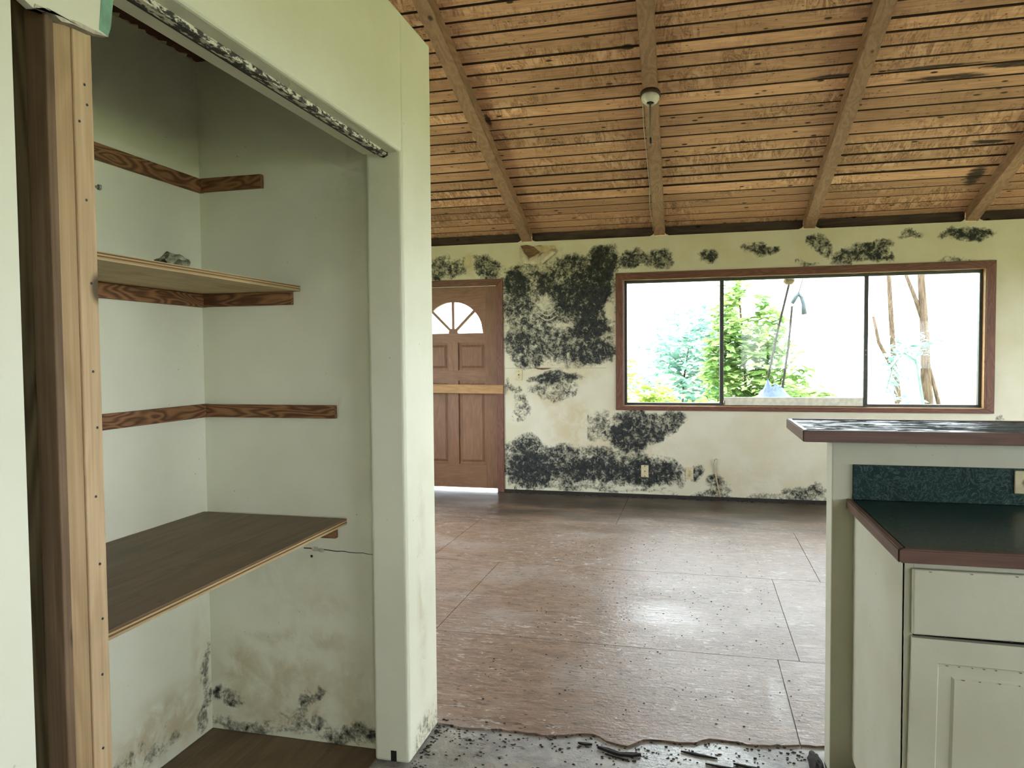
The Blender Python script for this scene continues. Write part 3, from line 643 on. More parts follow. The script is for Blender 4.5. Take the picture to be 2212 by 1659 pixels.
for x0, x1 in ((DX0+.11, FC-.05), (FC+.05, DX1-.115)):
    for z0, z1 in ((1.205, 1.482), (.262, 1.10)):
        bm = bmesh.new(); abox(bm, (x0, DY0+.018, z0), (x1, DY1-.01, z1))
        i0, i1 = .022, .045                               # raised field with sloped margins
        A = [(x0+i0, DY0+.018, z0+i0), (x1-i0, DY0+.018, z0+i0), (x1-i0, DY0+.018, z1-i0), (x0+i0, DY0+.018, z1-i0)]
        B = [(x0+i1, DY0+.007, z0+i1), (x1-i1, DY0+.007, z0+i1), (x1-i1, DY0+.007, z1-i1), (x0+i1, DY0+.007, z1-i1)]
        va = [bm.verts.new(p) for p in A]; vb = [bm.verts.new(p) for p in B]; bm.faces.new(vb)
        for k in range(4): bm.faces.new((va[k], va[(k+1)%4], vb[(k+1)%4], vb[k]))
        obj('panel', bm, M_door_z, door)
for ang in (45, 90, 135):
    c, s = math.cos(math.radians(ang)), math.sin(math.radians(ang)); w = .0125
    bm = bmesh.new(); prism(bm, [(FC+c*.03-s*w, DY0+.004, FZ+s*.03+c*w), (FC+c*(FR+.006)-s*w, DY0+.004, FZ+s*(FR+.006)+c*w), (FC+c*(FR+.006)+s*w, DY0+.004, FZ+s*(FR+.006)-c*w), (FC+c*.03+s*w, DY0+.004, FZ+s*.03-c*w)], (0, .03, 0)); obj('muntin', bm, M_door_z, door)
bm = bmesh.new(); prism(bm, [(FC+.048*math.cos(math.pi*k/16), DY0+.002, FZ+.048*math.sin(math.pi*k/16)) for k in range(17)], (0, .034, 0)); obj('hub', bm, M_door_x, door)
for q in range(4):
    a0, a1 = q*45, q*45+45
    P = [(FC+.03*math.cos(math.radians(a)), FZ+.03*math.sin(math.radians(a))) for a in (a1, a0)] + [(FC+(FR+.004)*math.cos(math.radians(a0+45*k/8)), FZ+(FR+.004)*math.sin(math.radians(a0+45*k/8))) for k in range(9)]
    bm = bmesh.new(); prism(bm, [(x, DY0+.018, z) for x, z in P], (0, .004, 0)); obj('pane', bm, M_glass, door)
# casing and jamb of the door
trim1 = sroot('trim_1', (-1.88, YW, 0), 'reddish wooden casing around the front door')
box('jamb', (DOOR[1]-.0035, YW+.001, 0), (DOOR[1]+.012, YW+.13, 2.05), M_casing_z, trim1)
box('jamb', (DOOR[0]-.012, YW+.001, 0), (DOOR[0]+.004, YW+.13, 2.05), M_casing_z, trim1)
box('jamb', (DOOR[0], YW+.001, 2.0415), (DOOR[1], YW+.13, 2.06), M_casing_x, trim1)
def mitred(root, x0, x1, z0, z1, w, yy, t, mx, mz, bottom=True, wb=None):
    wb = wb or w
    def piece(P, m):
        bm = bmesh.new(); prism(bm, [(x, yy-t, z) for x, z in P], (0, t, 0)); bmesh.ops.bevel(bm, geom=[e for e in bm.edges if all(abs(v.co.y-(yy-t)) < 1e-5 for v in e.verts)], offset=.003, segments=2, affect='EDGES'); obj('casing', bm, m, root)
    e = .0007; zl = z0+wb if bottom else z0
    piece([(x0, z1), (x1, z1), (x1-w, z1-w+e), (x0+w, z1-w+e)], mx)
    piece([(x0, z1-e), (x0+w, z1-w-e), (x0+w, zl), (x0, z0)], mz)
    piece([(x1, z1-e), (x1, z0), (x1-w, zl), (x1-w, z1-w-e)], mz)
    if bottom: piece([(x0, z0-e), (x0+w, zl-e), (x1-w, zl-e), (x1, z0-e)], mx)
mitred(trim1, -2.905, -1.843, 0, 2.103, .066, YW, .016, M_casing_x, M_casing_z, False)
# board nailed across the door
bm = bmesh.new(); abox(bm, (-2.93, YW-.037, .973), (-1.842, YW-.0165, 1.06), .0015)
bmesh.ops.rotate(bm, verts=bm.verts, cent=(-1.85, YW, 1.01), matrix=Matrix.Rotation(math.radians(.6), 3, 'Y'))
tag(obj('barring_plank', bm, M_plank), 'pale pine plank nailed across the front door', 'plank')

# ================================================================== FAR WINDOW
win = sroot('window_1', (.85, YW, .83), 'wide three-pane window with a dark aluminium frame')
trim2 = sroot('trim_2', (.85, YW, .82), 'reddish brown wooden casing around the wide window')
mitred(trim2, -.741, 2.441, .824, 2.115, .066, YW, .017, M_casing_x, M_casing_z, True, .040)
x0, x1, z0, z1 = WIN
for a, b, m in (((x0, YW+.0005, z0), (x0+.006, YW+.14, z1), M_casing_z), ((x1-.006, YW+.0005, z0), (x1, YW+.14, z1), M_plank), ((x0, YW+.0005, z1-.006), (x1, YW+.14, z1), M_plank), ((x0, YW+.0005, z0), (x1, YW+.14, z0+.006), M_plank)):
    box('reveal', a, b, m, win)
FY0, FY1 = YW+.060, YW+.105
for a, b in (((x0+.006, FY0, z0+.006), (x0+.030, FY1, z1-.006)), ((x1-.030, FY0, z0+.006), (x1-.006, FY1, z1-.006)), ((x0+.030, FY0, z1-.034), (x1-.030, FY1, z1-.006)), ((x0+.030, FY0, z0+.006), (x1-.030, FY1, z0+.030))):
    box('frame', a, b, M_alu, win, .002)
for a, b in ((.208, .244), (1.436, 1.470)): box('mullion', (a, FY0-.006, z0+.028), (b, FY1-.004, z1-.032), M_alu, win, .003)
sash = box('sash_rail', (.247, FY0-.004, z0+.012), (1.433, FY0+.02, z0+.086), M_sash, win, .003)
sash['label'] = 'cream painted bottom rail of the sliding middle sash'
box('rust_patch', (.249, FY0-.0045, z0+.014), (.258, FY0+.01, z0+.055), plain('rust', (.20, .085, .03), .9, var=.4, scale=90), win)
for a, b, c, d in ((x0+.028, .210, z0+.028, z1-.032), (.242, 1.438, z0+.084, z1-.032), (1.468, x1-.028, z0+.028, z1-.032)):
    box('pane', (a, FY0+.018, c), (b, FY0+.022, d), M_glass, win)
for z in (1.33, 1.37): 
    bm = bmesh.new(); lathe(bm, [(.006, 0), (.006, .004)], (1.452, FY0-.006, z), (0,-1,0), 8); obj('screw', bm, M_rod, win)
# cobweb strands under the top casing
bm = bmesh.new()
for k in range(7):
    xa = -.5+.42*k+random.uniform(-.1, .1); tube(bm, [(xa, YW+.002, 2.046), (xa+.06, YW-.004, 2.038+.006*random.random()), (xa+.14, YW+.004, 2.047)], .0009, 4)
cw = obj('cobweb', bm, M_porc, win); cw['kind'] = 'stuff'

# simple frames in the windows that stay out of view
def frame_win(name, axis, c, h, label):
    r = sroot(name, (c, (h[0]+h[1])/2, h[2]) if axis == 'x' else ((h[0]+h[1])/2, c, h[2]), label)
    w = .05; mid = (h[0]+h[1])/2
    for a0, a1, b0, b1 in ((h[0], h[0]+w, h[2], h[3]), (h[1]-w, h[1], h[2], h[3]), (h[0]+w, h[1]-w, h[3]-w, h[3]), (h[0]+w, h[1]-w, h[2], h[2]+w), (mid-w/2, mid+w/2, h[2]+w, h[3]-w)):
        if axis == 'x': box('frame', (c-.03, a0, b0), (c+.03, a1, b1), M_alu, r)
        else: box('frame', (a0, c-.03, b0), (a1, c+.03, b1), M_alu, r)
frame_win('window_2', 'x', XR+.07, KW, 'kitchen window out of view on the right'); frame_win('window_3', 'x', XR+.07, LW, 'side window out of view on the right')
frame_win('window_4', 'x', XL-.07, WW, 'side window out of view on the left'); frame_win('added_window_back', 'y', YB-.07, BW, 'unseen opening added behind the viewer to let in light')

# ================================================================== PENINSULA
struct(box('wall_peninsula', (.408, 2.45, 0), (XR, 2.545, 1.0765), M_cab, None, .004), 'low cream painted wall carrying the bar top')
bar = thing('bar_top', 'dusty green laminate bar top with brown wooden edge on the low wall', 'counter', (1.2, 2.6, 1.077))
BX, BY0, BY1 = .317, 2.40, 2.835
box('laminate_top', (BX+.019, BY0+.019, 1.0775), (XR-.01, BY1-.019, 1.1115), M_bar, bar)
bm = bmesh.new(); prism(bm, [(BX, BY0, 1.0775), (XR-.01, BY0, 1.0775), (XR-.01, BY0+.0185, 1.0775), (BX+.0185, BY0+.0185, 1.0775)], (0, 0, .0365)); bmesh.ops.bevel(bm, geom=bm.edges[:], offset=.003, segments=2, affect='EDGES'); obj('edge_strip', bm, M_edge, bar)
bm = bmesh.new(); prism(bm, [(BX, BY0+.0008, 1.0775), (BX+.018, BY0+.019, 1.0775), (BX+.018, BY1-.019, 1.0775), (BX, BY1, 1.0775)], (0, 0, .0365)); bmesh.ops.bevel(bm, geom=bm.edges[:], offset=.003, segments=2, affect='EDGES'); obj('edge_strip', bm, M_edge_y, bar)
bm = bmesh.new(); prism(bm, [(BX, BY1, 1.0775), (BX+.018, BY1-.0185, 1.0775), (XR-.01, BY1-.0185, 1.0775), (XR-.01, BY1, 1.0775)], (0, 0, .0365)); bmesh.ops.bevel(bm, geom=bm.edges[:], offset=.003, segments=2, affect='EDGES'); obj('edge_strip', bm, M_edge, bar)
ctr = thing('countertop', 'dark green laminate kitchen countertop with reddish wooden edge', 'countertop', (1.2, 2.1, .866))
CX, CY0, CY1 = .450, 1.840, 2.4495
box('laminate_top', (CX+.0195, CY0+.0195, .867), (XR-.01, CY1, .8975), M_ctr, ctr)
bm = bmesh.new(); prism(bm, [(CX, CY0, .8665), (XR-.01, CY0, .8665), (XR-.01, CY0+.019, .8665), (CX+.019, CY0+.019, .8665)], (0, 0, .0325)); bmesh.ops.bevel(bm, geom=bm.edges[:], offset=.003, segments=2, affect='EDGES'); obj('edge_strip', bm, M_edge, ctr)
bm = bmesh.new(); prism(bm, [(CX, CY0+.0008, .8665), (CX+.0185, CY0+.0195, .8665), (CX+.0185, CY1, .8665), (CX, CY1, .8665)], (0, 0, .0325)); bmesh.ops.bevel(bm, geom=bm.edges[:], offset=.003, segments=2, affect='EDGES'); obj('edge_strip', bm, M_edge_y, ctr)
tag(box('backsplash', (.468, 2.4415, .8985), (XR-.01, 2.4495, 1.006), M_lam, None, .001), 'mottled green laminate backsplash behind the countertop', 'backsplash')
# kitchen outlet lying sideways on the backsplash
def plate(name, label, cat, x0, x1, z0, z1, y, kind):
    t = thing(name, label, cat, ((x0+x1)/2, y, z0))
    box('cover_plate', (x0, y-.006, z0), (x1, y, z1), M_plate, t, .0028, 3)
    cx_, cz_ = (x0+x1)/2, (z0+z1)/2
    if kind == 'switch':
        box('bezel', (cx_-.006, y-.0072, cz_-.012), (cx_+.006, y-.0055, cz_+.012), M_plate, t)
        bm = bmesh.new(); abox(bm, (cx_-.0035, y-.020, cz_-.004), (cx_+.0035, y-.006, cz_+.005), .001); bmesh.ops.rotate(bm, verts=bm.verts, cent=(cx_, y-.006, cz_), matrix=Matrix.Rotation(.4, 3, 'X')); obj('toggle', bm, M_dark, t)
        spots = [(cx_, cz_+.03), (cx_, cz_-.03)]
    elif kind == 'blank':
        spots = [(cx_, cz_+.048), (cx_, cz_), (cx_, cz_-.048)]
    elif kind == 'duplex':
        spots = [(cx_, cz_)]
        for s in (-1, 1):
            bm = bmesh.new(); lathe(bm, [(.0165, 0), (.0165, .0022), (.015, .003)], (cx_, y-.006, cz_+s*.0195), (0,-1,0), 18); f = obj('socket_face', bm, M_plate, t)
            for dx in (-.0062, .0062): box('slot', (cx_+dx-.0013, y-.0095, cz_+s*.0195-.004), (cx_+dx+.0013, y-.0085, cz_+s*.0195+.005), M_black, f)
            bm = bmesh.new(); lathe(bm, [(.0024, 0), (.0024, .001)], (cx_, y-.0087, cz_+s*.0195-.009), (0,-1,0), 8); obj('slot', bm, M_black, f)
    else:
        spots = [(cx_, cz_)]
        for s in (-1, 1):
            bm = bmesh.new(); lathe(bm, [(.0165, 0), (.0165, .0022), (.015, .003)], (cx_+s*.0195, y-.006, cz_), (0,-1,0), 18); f = obj('socket_face', bm, M_plate, t)
            for dz in (-.0062, .0062): box('slot', (cx_+s*.0195-.004, y-.0095, cz_+dz-.0013), (cx_+s*.0195+.005, y-.0085, cz_+dz+.0013), M_black, f)
    for sx, sz in spots:
        bm = bmesh.new(); lathe(bm, [(.0035 if kind != 'blank' else .005, 0), (.003, .0014)], (sx, y-.006, sz), (0,-1,0), 10); obj('screw', bm, M_black if kind != 'duplex' else M_rod, t)
plate('outlet', 'almond outlet set sideways in the green backsplash', 'outlet', .903, 1.018, .933, 1.001, 2.4415, 'side')
plate('light_switch', 'almond light switch on the mouldy wall beside the front door', 'switch', -1.724, -1.654, 1.106, 1.220, YW, 'switch')
plate('wall_plate', 'almond blank cover plate in the black mould low under the window', 'wall plate', -.506, -.437, .190, .304, YW, 'blank')
plate('outlet', 'almond duplex outlet low on the far wall right of the mould', 'outlet', -.097, -.026, .184, .297, YW, 'duplex')

# base cabinet
cab = thing('base_cabinet', 'cream painted kitchen base cabinet with drawer and raised-panel door', 'cabinet', (.93, 2.1, 0))
bm = bmesh.new()
abox(bm, (.471, 1.872, .09), (.489, 2.4495, .866)); abox(bm, (1.372, 1.872, .09), (1.39, 2.4495, .866)); abox(bm, (.489, 1.89, .09), (1.372, 2.4495, .108)); abox(bm, (.489, 2.44, .108), (1.372, 2.4495, .866)); abox(bm, (.489, 1.95, 0), (1.372, 1.968, .09)); abox(bm, (.489, 1.89, .84), (1.372, 2.44, .858))
obj('body', bm, M_cab, cab)
for a, b, c, d in ((.471, .4895, .09, .866), (1.3715, 1.39, .09, .866), (.921, .940, .09, .866), (.4895, .921, .849, .866), (.940, 1.3715, .849, .866), (.4895, .921, .09, .115), (.940, 1.3715, .09, .115)):
    box('face_frame', (a, 1.8695, c), (b, 1.8875, d), M_cab, cab, .001)
box('dark_interior', (.489, 1.90, .665), (1.372, 1.903, .74), M_black, cab)
def front(x0, x1, z0, z1, name, raised, tilt=0):
    bm = bmesh.new(); y0, y1 = 1.8505, 1.8685
    if raised:
        w = .054; abox(bm, (x0, y0, z0), (x0+w, y1, z1)); abox(bm, (x1-w, y0, z0), (x1, y1, z1)); abox(bm, (x0+w, y0, z1-w), (x1-w, y1, z1)); abox(bm, (x0+w, y0, z0), (x1-w, y1, z0+w))
    else: abox(bm, (x0, y0, z0), (x1, y1, z1), .004, 3)
    if tilt: bmesh.ops.rotate(bm, verts=bm.verts, cent=(x0, y0, z1), matrix=Matrix.Rotation(tilt, 3, 'Y'))
    o = obj(name, bm, M_cab, cab)
    if raised:
        p = bmesh.new(); a0, a1, c0, c1 = x0+w, x1-w, z0+w, z1-w
        abox(p, (a0, y0+.008, c0), (a1, y1-.002, c1))
        R = [(a0, a1, c0, c1, y0+.0015), (a0+.004, a1-.004, c0+.004, c1-.004, y0+.0065), (a0+.030, a1-.030, c0+.030, c1-.030, y0+.0065), (a0+.036, a1-.036, c0+.036, c1-.036, y0+.002)]
        rg = [[p.verts.new(q) for q in ((a, y, c), (b, y, c), (b, y, d), (a, y, d))] for a, b, c, d, y in R]
        for u, v in zip(rg, rg[1:]):
            for k in range(4): p.faces.new((u[k], u[(k+1)%4], v[(k+1)%4], v[k]))
        p.faces.new(rg[-1])
        if tilt: bmesh.ops.rotate(p, verts=p.verts, cent=(x0, y0, z1), matrix=Matrix.Rotation(tilt, 3, 'Y'))
        obj('raised_panel', p, M_cab, o)
    return o
front(.4845, .925, .699, .851, 'drawer', False); front(.936, 1.376, .699, .851, 'drawer', False)
front(.4845, .925, .112, .692, 'door', True, math.radians(.9)); front(.936, 1.376, .112, .690, 'door', True)
for o, z, xs in ((cab, .6345, (.552, .578, .606, .628, .652, .700, .742)), (cab, .848, (.515, .60, .69)), (cab, .7005, (.50, .55, .62, .68, .72)), (cab, .6045, (.585, .62, .66, .70))):
    for x in xs:
        w = random.uniform(.004, .010); bm = bmesh.new(); zz = z-(x-.4845)*math.tan(math.radians(.9))*(z < .69)
        prism(bm, [(x, 1.8496, zz), (x+w, 1.8496, zz-.0004), (x+w*.8, 1.8496, zz-.0022), (x+w*.3, 1.8496, zz-.0016)], (0, .0016, 0)); obj('paint_chip', bm, M_stud_d, o)
for z in (.845, .70, .66, .60, .55, .50, .44, .38):
    bm = bmesh.new(); prism(bm, [(.4706, 1.8725+random.uniform(0, .004), z), (.4706, 1.876, z-.003), (.4706, 1.873, z-.012), (.4706, 1.8722, z-.006)], (.001, 0, 0)); obj('paint_chip', bm, M_stud_d, cab)
# grime line down the corner between cabinet side and low wall
# ================================================================== CEILING LIGHT
xr = -.335+.018*(YW-5.06); nrm = Vector((0, -SL, -1)).normalized(); base = Vector((xr, 5.06, 2.453+SL*(YW-5.06)))
lamp = thing('lamp_holder', 'white porcelain lamp holder without bulb under the middle rafter', 'light', base)
bm = bmesh.new(); lathe(bm, [(.066, -.002), (.067, .004), (.067, .024), (.064, .028)], base, nrm, 32); obj('base', bm, M_ring, lamp, True)
bm = bmesh.new(); lathe(bm, [(.058, .026), (.060, .032), (.059, .042), (.052, .056), (.040, .068), (.032, .074), (.0305, .080), (.027, .080), (.025, .060), (.001, .058)], base, nrm, 32); obj('porcelain_body', bm, M_porc, lamp, True)
bm = bmesh.new(); lathe(bm, [(.0245, .0605), (.0245, .066), (.018, .0665), (.001, .064)], base, nrm, 24); obj('socket', bm, M_black, lamp)
st = base+nrm*.066
bm = bmesh.new(); tube(bm, [st, st+Vector((.0, 0, -.12)), st+Vector((.002, 0, -.235))], .0062, 10); obj('pull_rod', bm, M_rod, lamp, True)
bm = bmesh.new(); tube(bm, [st+Vector((.002, 0, -.235)), st+Vector((.0025, 0, -.272))], .0068, 10); obj('rod_tip', bm, M_black, lamp, True)
bm = bmesh.new(); tube(bm, [st+Vector((.002+.006*math.sin(a), 0, -.283-.011*math.cos(a)*-1-.006)) for a in [k*.7 for k in range(8)]], .0011, 5); obj('wire_loop', bm, M_black, lamp)

# ================================================================== SMALL THINGS ON WALL AND FLOOR
bm = bmesh.new(); tube(bm, [(.186, YW-.006, .375), (.176, YW-.016, .381), (.163, YW-.02, .368), (.157, YW-.012, .33), (.165, YW-.008, .27), (.180, YW-.006, .20), (.196, YW-.006, .12), (.208, YW-.006, .07), (.216, YW-.006, .02)], .0055, 8)
tag(obj('cable', bm, plain('beige_cable', (.42, .34, .22), .6), None, True), 'beige cable stub hanging on the wall right of the duplex outlet', 'cable')
bm = bmesh.new(); tube(bm, [(-1.742, YW-.03, .012), (-1.735, YW-.022, .05), (-1.715, YW-.015, .10), (-1.70, YW-.012, .125)], .004, 6); tube(bm, [(-1.735, YW-.022, .05), (-1.70, YW-.03, .02)], .002, 5); tube(bm, [(-1.70, YW-.012, .125), (-1.72, YW-.012, .128)], .003, 5)
tag(obj('twig', bm, M_dark), 'black twig leaning in the corner beside the door casing', 'twig')
def flakes(name, n, area, size, mat, label, z=.0005, dens=None):
    bm = bmesh.new(); c = 0
    while c < n:
        x = random.uniform(area[0], area[1]); y = random.uniform(area[2], area[3])
        if dens and not dens(x, y): continue
        c += 1; s = size*random.uniform(.4, 1.5); a = random.uniform(0, 6.28); k = random.randint(4, 6); zz = z if y > rag(x)+.02 else -.0065
        pts = [(x+s*random.uniform(.5, 1)*math.cos(a+6.28*i/k), y+s*.6*random.uniform(.5, 1)*math.sin(a+6.28*i/k), zz) for i in range(k)]
        prism(bm, pts, (0, 0, s*random.uniform(.15, .5)))
    o = obj(name, bm, mat); o['kind'] = 'stuff'; o['label'] = label; o['category'] = 'debris'; return o
flakes('black_crumbs', 600, (-.9, .40, 2.73, 5.5), .0036, M_dark, 'tiny black crumbs scattered over the plywood floor')
flakes('pale_crumbs', 150, (-1.0, 1.1, 2.6, 6.2),   .003, M_paper, 'tiny pale flakes scattered over the plywood floor')
flakes('dirt_crumbs', 420, (-.845, .36, 2.1, 2.66), .005, M_dark, 'black dirt scattered along the broken edge of the floor', dens=lambda x, y: y < rag(x)+.05 and (abs(y-rag(x)+.05) < .06 or random.random() < .15))
flakes('wall_foot_dirt', 150, (-1.85, 1.1, YW-.07, YW-.014), .012, M_dark, 'black crumbs along the foot of the far wall', dens=lambda x, y: random.random() < .3+.7*(y > YW-.035))
flakes('column_foot_dirt', 160, (-.918, -.86, 2.1, 2.55), .005, M_dark, 'dark crumbs along the foot of the closet column', dens=lambda x, y: x < -.89 or random.random() < .25)
def scrap(pts, h, label, mat=M_dark):                   # larger splinters of torn veneer
    bm = bmesh.new(); z = -.0062; a = []
    for (x, y, w) in pts: a.append((x, y, w))
    top = [(x, y+w, z) for x, y, w in a]; bot = [(x, y-w, z) for x, y, w in a[::-1]]
    prism(bm, top+bot, (0, 0, h)); tag(obj('veneer_splinter', bm, mat), label, 'splinter', 'splinters of torn floor veneer')
scrap([(-.33, 2.49, .002), (-.29, 2.478, .009), (-.25, 2.462, .006), (-.21, 2.468, .010), (-.18, 2.475, .003)], .008, 'black veneer splinter on the concrete, longest and nearest the middle')
scrap([(-.40, 2.505, .001), (-.375, 2.502, .006), (-.35, 2.505, .001)], .006, 'short black veneer chip left of the longest splinter')
scrap([(.12, 2.49, .001), (.19, 2.475, .006), (.27, 2.45, .004), (.33, 2.43, .001)], .006, 'slanted black veneer splinter on the concrete near the peninsula')
scrap([(-.05, 2.53, .001), (.0, 2.522, .005), (.07, 2.51, .001)], .005, 'thin black veneer splinter between the other splinters')
scrap([(-.30, 2.455, .001), (-.26, 2.445, .004), (-.22, 2.432, .001)], .005, 'thin black splinter lying just in front of the longest splinter')
scrap([(.03, 2.47, .001), (.08, 2.462, .004), (.13, 2.46, .001)], .005, 'small black splinter left of the slanted one near the peninsula')
bm = bmesh.new(); bmesh.ops.create_icosphere(bm, subdivisions=3, radius=1)
for v in bm.verts:
    d = 1+.4*mnoise.noise(v.co*2+Vector((3,1,0))); v.co = Vector((v.co.x*.022*d, v.co.y*.10*d, max(0, v.co.z)*.03*d-.006))+Vector((.382, 2.52, 0))
tag(obj('dirt_heap', bm, M_dark), 'small black heap of dirt at the foot of the peninsula wall', 'debris')

# ================================================================== OUTSIDE
def leaves(bm, center, rad, n, size, seed, flat=.5, hollow=.12):
    rnd = random.Random(seed)
    for _ in range(n):
        while True:
            d = Vector((rnd.uniform(-1,1), rnd.uniform(-1,1), rnd.uniform(-1,1)))
            if hollow < d.length < 1: break
        p = Vector(center)+Vector((d.x*rad[0], d.y*rad[1], d.z*rad[2]))
        if mnoise.noise(p*2.1) < -.2: continue
        s = size*rnd.uniform(.55, 1.3); a = rnd.uniform(0, 6.28)
        t = Vector((math.cos(a), math.sin(a), rnd.uniform(-.7, .4))).normalized(); w = t.cross(Vector((rnd.uniform(-flat, flat), rnd.uniform(-flat, flat), 1))).normalized(); up_ = w.cross(t)
        v = [bm.verts.new(p), bm.verts.new(p+t*s*.45+w*s*.3+up_*s*.06), bm.verts.new(p+t*s), bm.verts.new(p+t*s*.45-w*s*.3+up_*s*.06)]
        bm.faces.new((v[0], v[1], v[2])); bm.faces.new((v[0], v[2], v[3]))
def bush(name, label, cat, loc, blobs, mat, size, seed, stems, group=None):
    t = thing(name, label, cat, loc, group); bm = bmesh.new()
    for i, (c, r, n) in enumerate(blobs): leaves(bm, c, r, n, size, seed*31+i)
    bmesh.ops.translate(bm, verts=bm.verts, vec=-wloc(t)); me = bpy.data.meshes.new('foliage'); bm.to_mesh(me); bm.free(); link('foliage', me, mat, t)
    for s in stems:
        bm = bmesh.new(); tube(bm, s, [.03*(1-.7*k/len(s)) for k in range(len(s))], 6); obj('stem', bm, M_bark, t)
    return t
GZ = -.42
bush('leafy_shrub', 'tall bright green leafy shrub behind the middle window pane', 'shrub', (.75, 11.2, GZ),
     [((.70, 11.2, 1.55), (.55, .5, .75), 1500), ((1.05, 11.1, .95), (.60, .5, .60), 1400), ((.45, 11.3, 1.0), (.4, .5, .7), 1000), ((.95, 11.0, .35), (.9, .5, .5), 700), ((.62, 11.3, 2.15), (.3, .35, .4), 250)], M_leaf, .16, 1,
     [[(.75, 11.2, GZ), (.72, 11.2, .5), (.66, 11.2, 1.4), (.6, 11.2, 2.2)], [(.8, 11.2, GZ), (1.0, 11.1, .4), (1.2, 11.1, 1.1)]])
bush('bluish_tree', 'hazy blue-green tree far behind the left window pane', 'tree', (-.35, 15, GZ),
     [((-.2, 15, 1.7), (.75, .8, .9), 700), ((.15, 14.8, 1.15), (.8, .8, .9), 700), ((-.9, 15, 1.0), (.7, .6, .6), 350), ((.1, 15, .4), (1.0, .8, .6), 500)], M_leaf2, .20, 2,
     [[(-.3, 15, GZ), (-.25, 15, .8), (-.1, 15, 1.8)], [(.25, 14.8, GZ), (.2, 14.8, .5), (.3, 14.8, 1.2)]])
bush('low_hedge', 'low yellow-green hedge below the left window pane', 'hedge', (-.55, 10.2, GZ),
     [((-.75, 10.2, .72), (.55, .4, .32), 420), ((-.25, 10.1, .6), (.6, .4, .28), 420), ((-.95, 10.3, 1.0), (.22, .3, .35), 140)], M_leaf3, .13, 3, [[(-.6, 10.2, GZ), (-.6, 10.2, .5)]])
bush('low_shrub', 'low green shrub at the foot of the middle window pane', 'shrub', (1.4, 10.1, GZ),
     [((1.42, 10.1, .62), (.5, .3, .26), 420), ((1.1, 10.05, .72), (.3, .25, .26), 200)], M_leaf, .14, 4, [[(1.4, 10.1, GZ), (1.4, 10.1, .5)]])
bush('vine_clump', 'pale green vine clump in front of the trunks behind the right pane', 'shrub', (2.55, 10.5, GZ),
     [((2.50, 10.5, 1.2), (.18, .18, .38), 130), ((2.84, 10.5, 1.45), (.15, .15, .2), 60), ((2.56, 10.55, .6), (.32, .18, .3), 160)], M_leaf2, .12, 5, [[(2.55, 10.5, GZ), (2.55, 10.5, .6)]])
def trunk(label, pts, rad, branches=()):
    t = thing('tree_trunk', label, 'tree', pts[0]); bm = bmesh.new(); P = []
    for i, p in enumerate(pts): P.append(p)
    tube(bm, P, rad, 10); obj('trunk', bm, M_bark, t, True)
    for b in branches: bm = bmesh.new(); tube(bm, b, [.035, .028, .02][:len(b)], 6); obj('branch', bm, M_bark, t, True)
trunk('brown rough tree trunk behind the right window pane, nearest one', [(3.12, 11, GZ), (3.04, 11, .4), (3.0, 11, 1.0), (2.98, 11, 1.6), (2.93, 11, 2.3), (2.9, 11, 3.2)], [.10, .08, .065, .055, .045, .04],
      [[(3.3, 11.05, .1), (3.15, 11, .7), (3.02, 11, 1.25)], [(2.98, 11, 1.7), (2.85, 11, 2.1), (2.7, 11, 2.5)]])
trunk('thin grey leaning trunk left of the brown trunk', [(3.0, 12.3, GZ), (2.98, 12.3, .6), (2.9, 12.3, 1.4), (2.86, 12.3, 2.0), (2.8, 12.3, 3.0)], [.06, .05, .04, .035, .03], [[(2.95, 12.3, 1.0), (2.7, 12.3, 1.5), (2.62, 12.3, 1.9)]])
# palm frond
palm = thing('palm_frond', 'pale green palm frond drooping behind the right window pane', 'palm', (2.75, 10, GZ))
R = [Vector((2.75, 10, GZ)), Vector((2.72, 10, .6)), Vector((2.62, 10, 1.25)), Vector((2.48, 10, 1.35)), Vector((2.36, 10, 1.18)), Vector((2.28, 10, .85))]
bm = bmesh.new(); tube(bm, R, [.02, .018, .014, .011, .008, .004], 6); obj('rachis', bm, M_leaf2, palm, True)
for i in range(14):
    t = 2+i*3/14; k = int(t); f = t-k; p = R[k].lerp(R[min(k+1, 5)], f); d = (R[min(k+1, 5)]-R[k]).normalized()
    for s in (-1, 1):
        q = p+Vector((s*.14+d.x*.08, s*.05, -.14+d.z*.05)); w = Vector((.008, 0, .012)); bm = bmesh.new()
        v = [bm.verts.new(p-w), bm.verts.new(p+w), bm.verts.new(p.lerp(q, .6)+w*.9+Vector((0, 0, .02))), bm.verts.new(q), bm.verts.new(p.lerp(q, .6)-w*.9+Vector((0, 0, .02)))]
        bm.faces.new(v); obj('leaflet', bm, M_leaf2, palm)
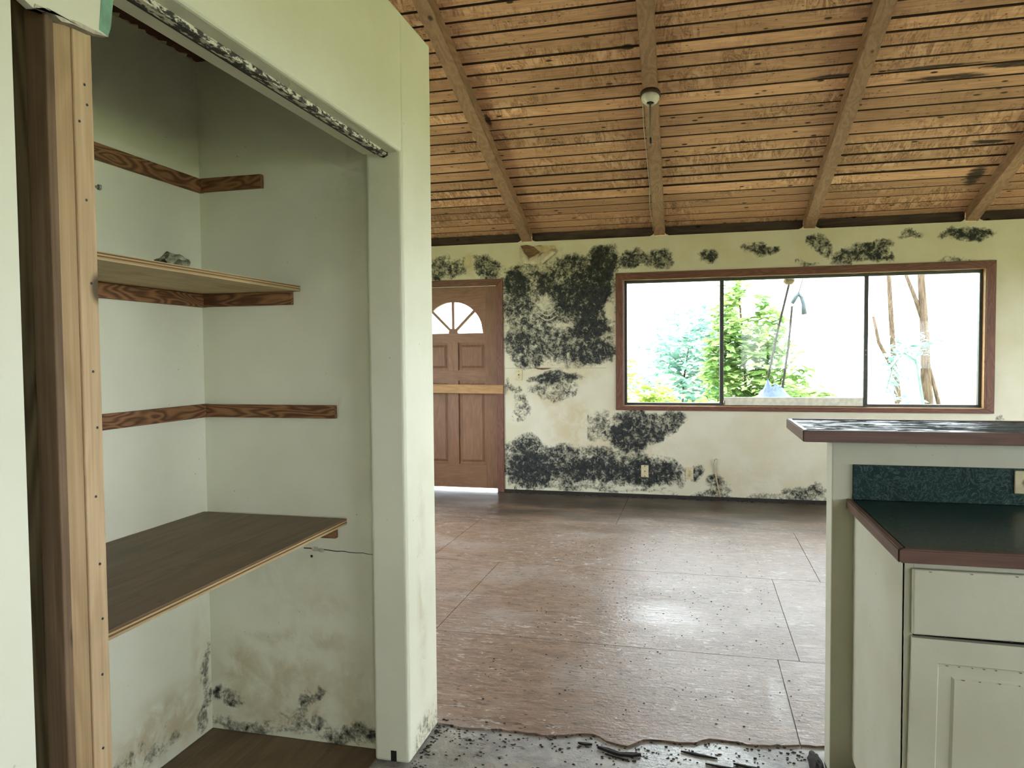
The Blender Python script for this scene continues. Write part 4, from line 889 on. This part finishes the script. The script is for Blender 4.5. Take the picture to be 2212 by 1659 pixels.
# blue tarp pulled up by two ropes
tarp = bmesh.new(); NX, NY = 44, 26; rows = []
for i in range(NX+1):
    row = []
    for j in range(NY+1):
        u, w = i/NX, j/NY; x = .35+1.15*u; y = 8.85+.75*w
        e = min(u, 1-u, w*.65, (1-w)*.65)/.10; e = min(1, max(0, e))
        r1 = math.hypot((x-.822)/.13, (y-9.2)/.2); r1b = math.hypot(x-.985, (y-9.25)*.7)/.16
        z = .70+.37*math.exp(-r1**1.15*1.35)+.19*math.exp(-r1b**1.3)*(r1 > .6)+.018*mnoise.noise(Vector((x*9, y*9, 0)))
        row.append(tarp.verts.new((x+.03*(1-e)*mnoise.noise(Vector((x*6, y*6, 2))), y, GZ+(z-GZ)*e**.35)))
    rows.append(row)
for a, b in zip(rows, rows[1:]):
    for k in range(NY): tarp.faces.new((a[k], a[k+1], b[k+1], b[k]))
o = obj('tarp', tarp, M_tarp, None, True)
tag(o, 'blue tarp pulled up to two peaks outside the middle pane', 'tarp')
bm = bmesh.new(); tube(bm, [(.822, 9.2, 1.06), (.92, 9.15, 1.6), (1.02, 8.9, 2.15), (1.12, 7.76, 2.36)], .014, 6); tag(obj('rope', bm, M_dark), 'thin dark rope rising from the higher tarp peak', 'rope')
bm = bmesh.new(); tube(bm, [(.985, 9.25, .905), (1.05, 9.2, 1.45), (1.085, 9.2, 1.90)], .014, 6); tag(obj('rope', bm, M_dark), 'thin dark rope rising from the lower tarp peak to a hook', 'rope')
bm = bmesh.new(); tube(bm, [(1.085, 9.2, 1.93), (1.12, 9.2, 2.0), (1.155, 9.2, 2.04), (1.19, 9.2, 2.0), (1.21, 9.2, 1.92), (1.22, 9.2, 1.80)], [.022, .028, .028, .022, .024, .030], 8); tube(bm, [(1.155, 9.2, 2.04), (1.16, 8.6, 2.3), (1.16, 7.76, 2.36)], .006, 6)
tag(obj('pole_hook', bm, plain('grey_blue_hook', (.05, .07, .08), .6), None, True), 'curved grey hook hanging outside the middle pane', 'hook')
bm = bmesh.new(); bmesh.ops.create_icosphere(bm, subdivisions=2, radius=1)
for v in bm.verts: v.co = Vector((v.co.x*.055, v.co.y*.05, v.co.z*.035))*(1+.3*mnoise.noise(v.co*2))+Vector((.87, 7.6, 2.045))
tube(bm, [(.87, 7.6, 2.05), (.87, 7.6, 2.405)], .004, 5)
tag(obj('hanging_nest', bm, plain('nest_grey_brown', (.22, .16, .12), .9)), 'small brown nest hanging under the eave', 'nest')
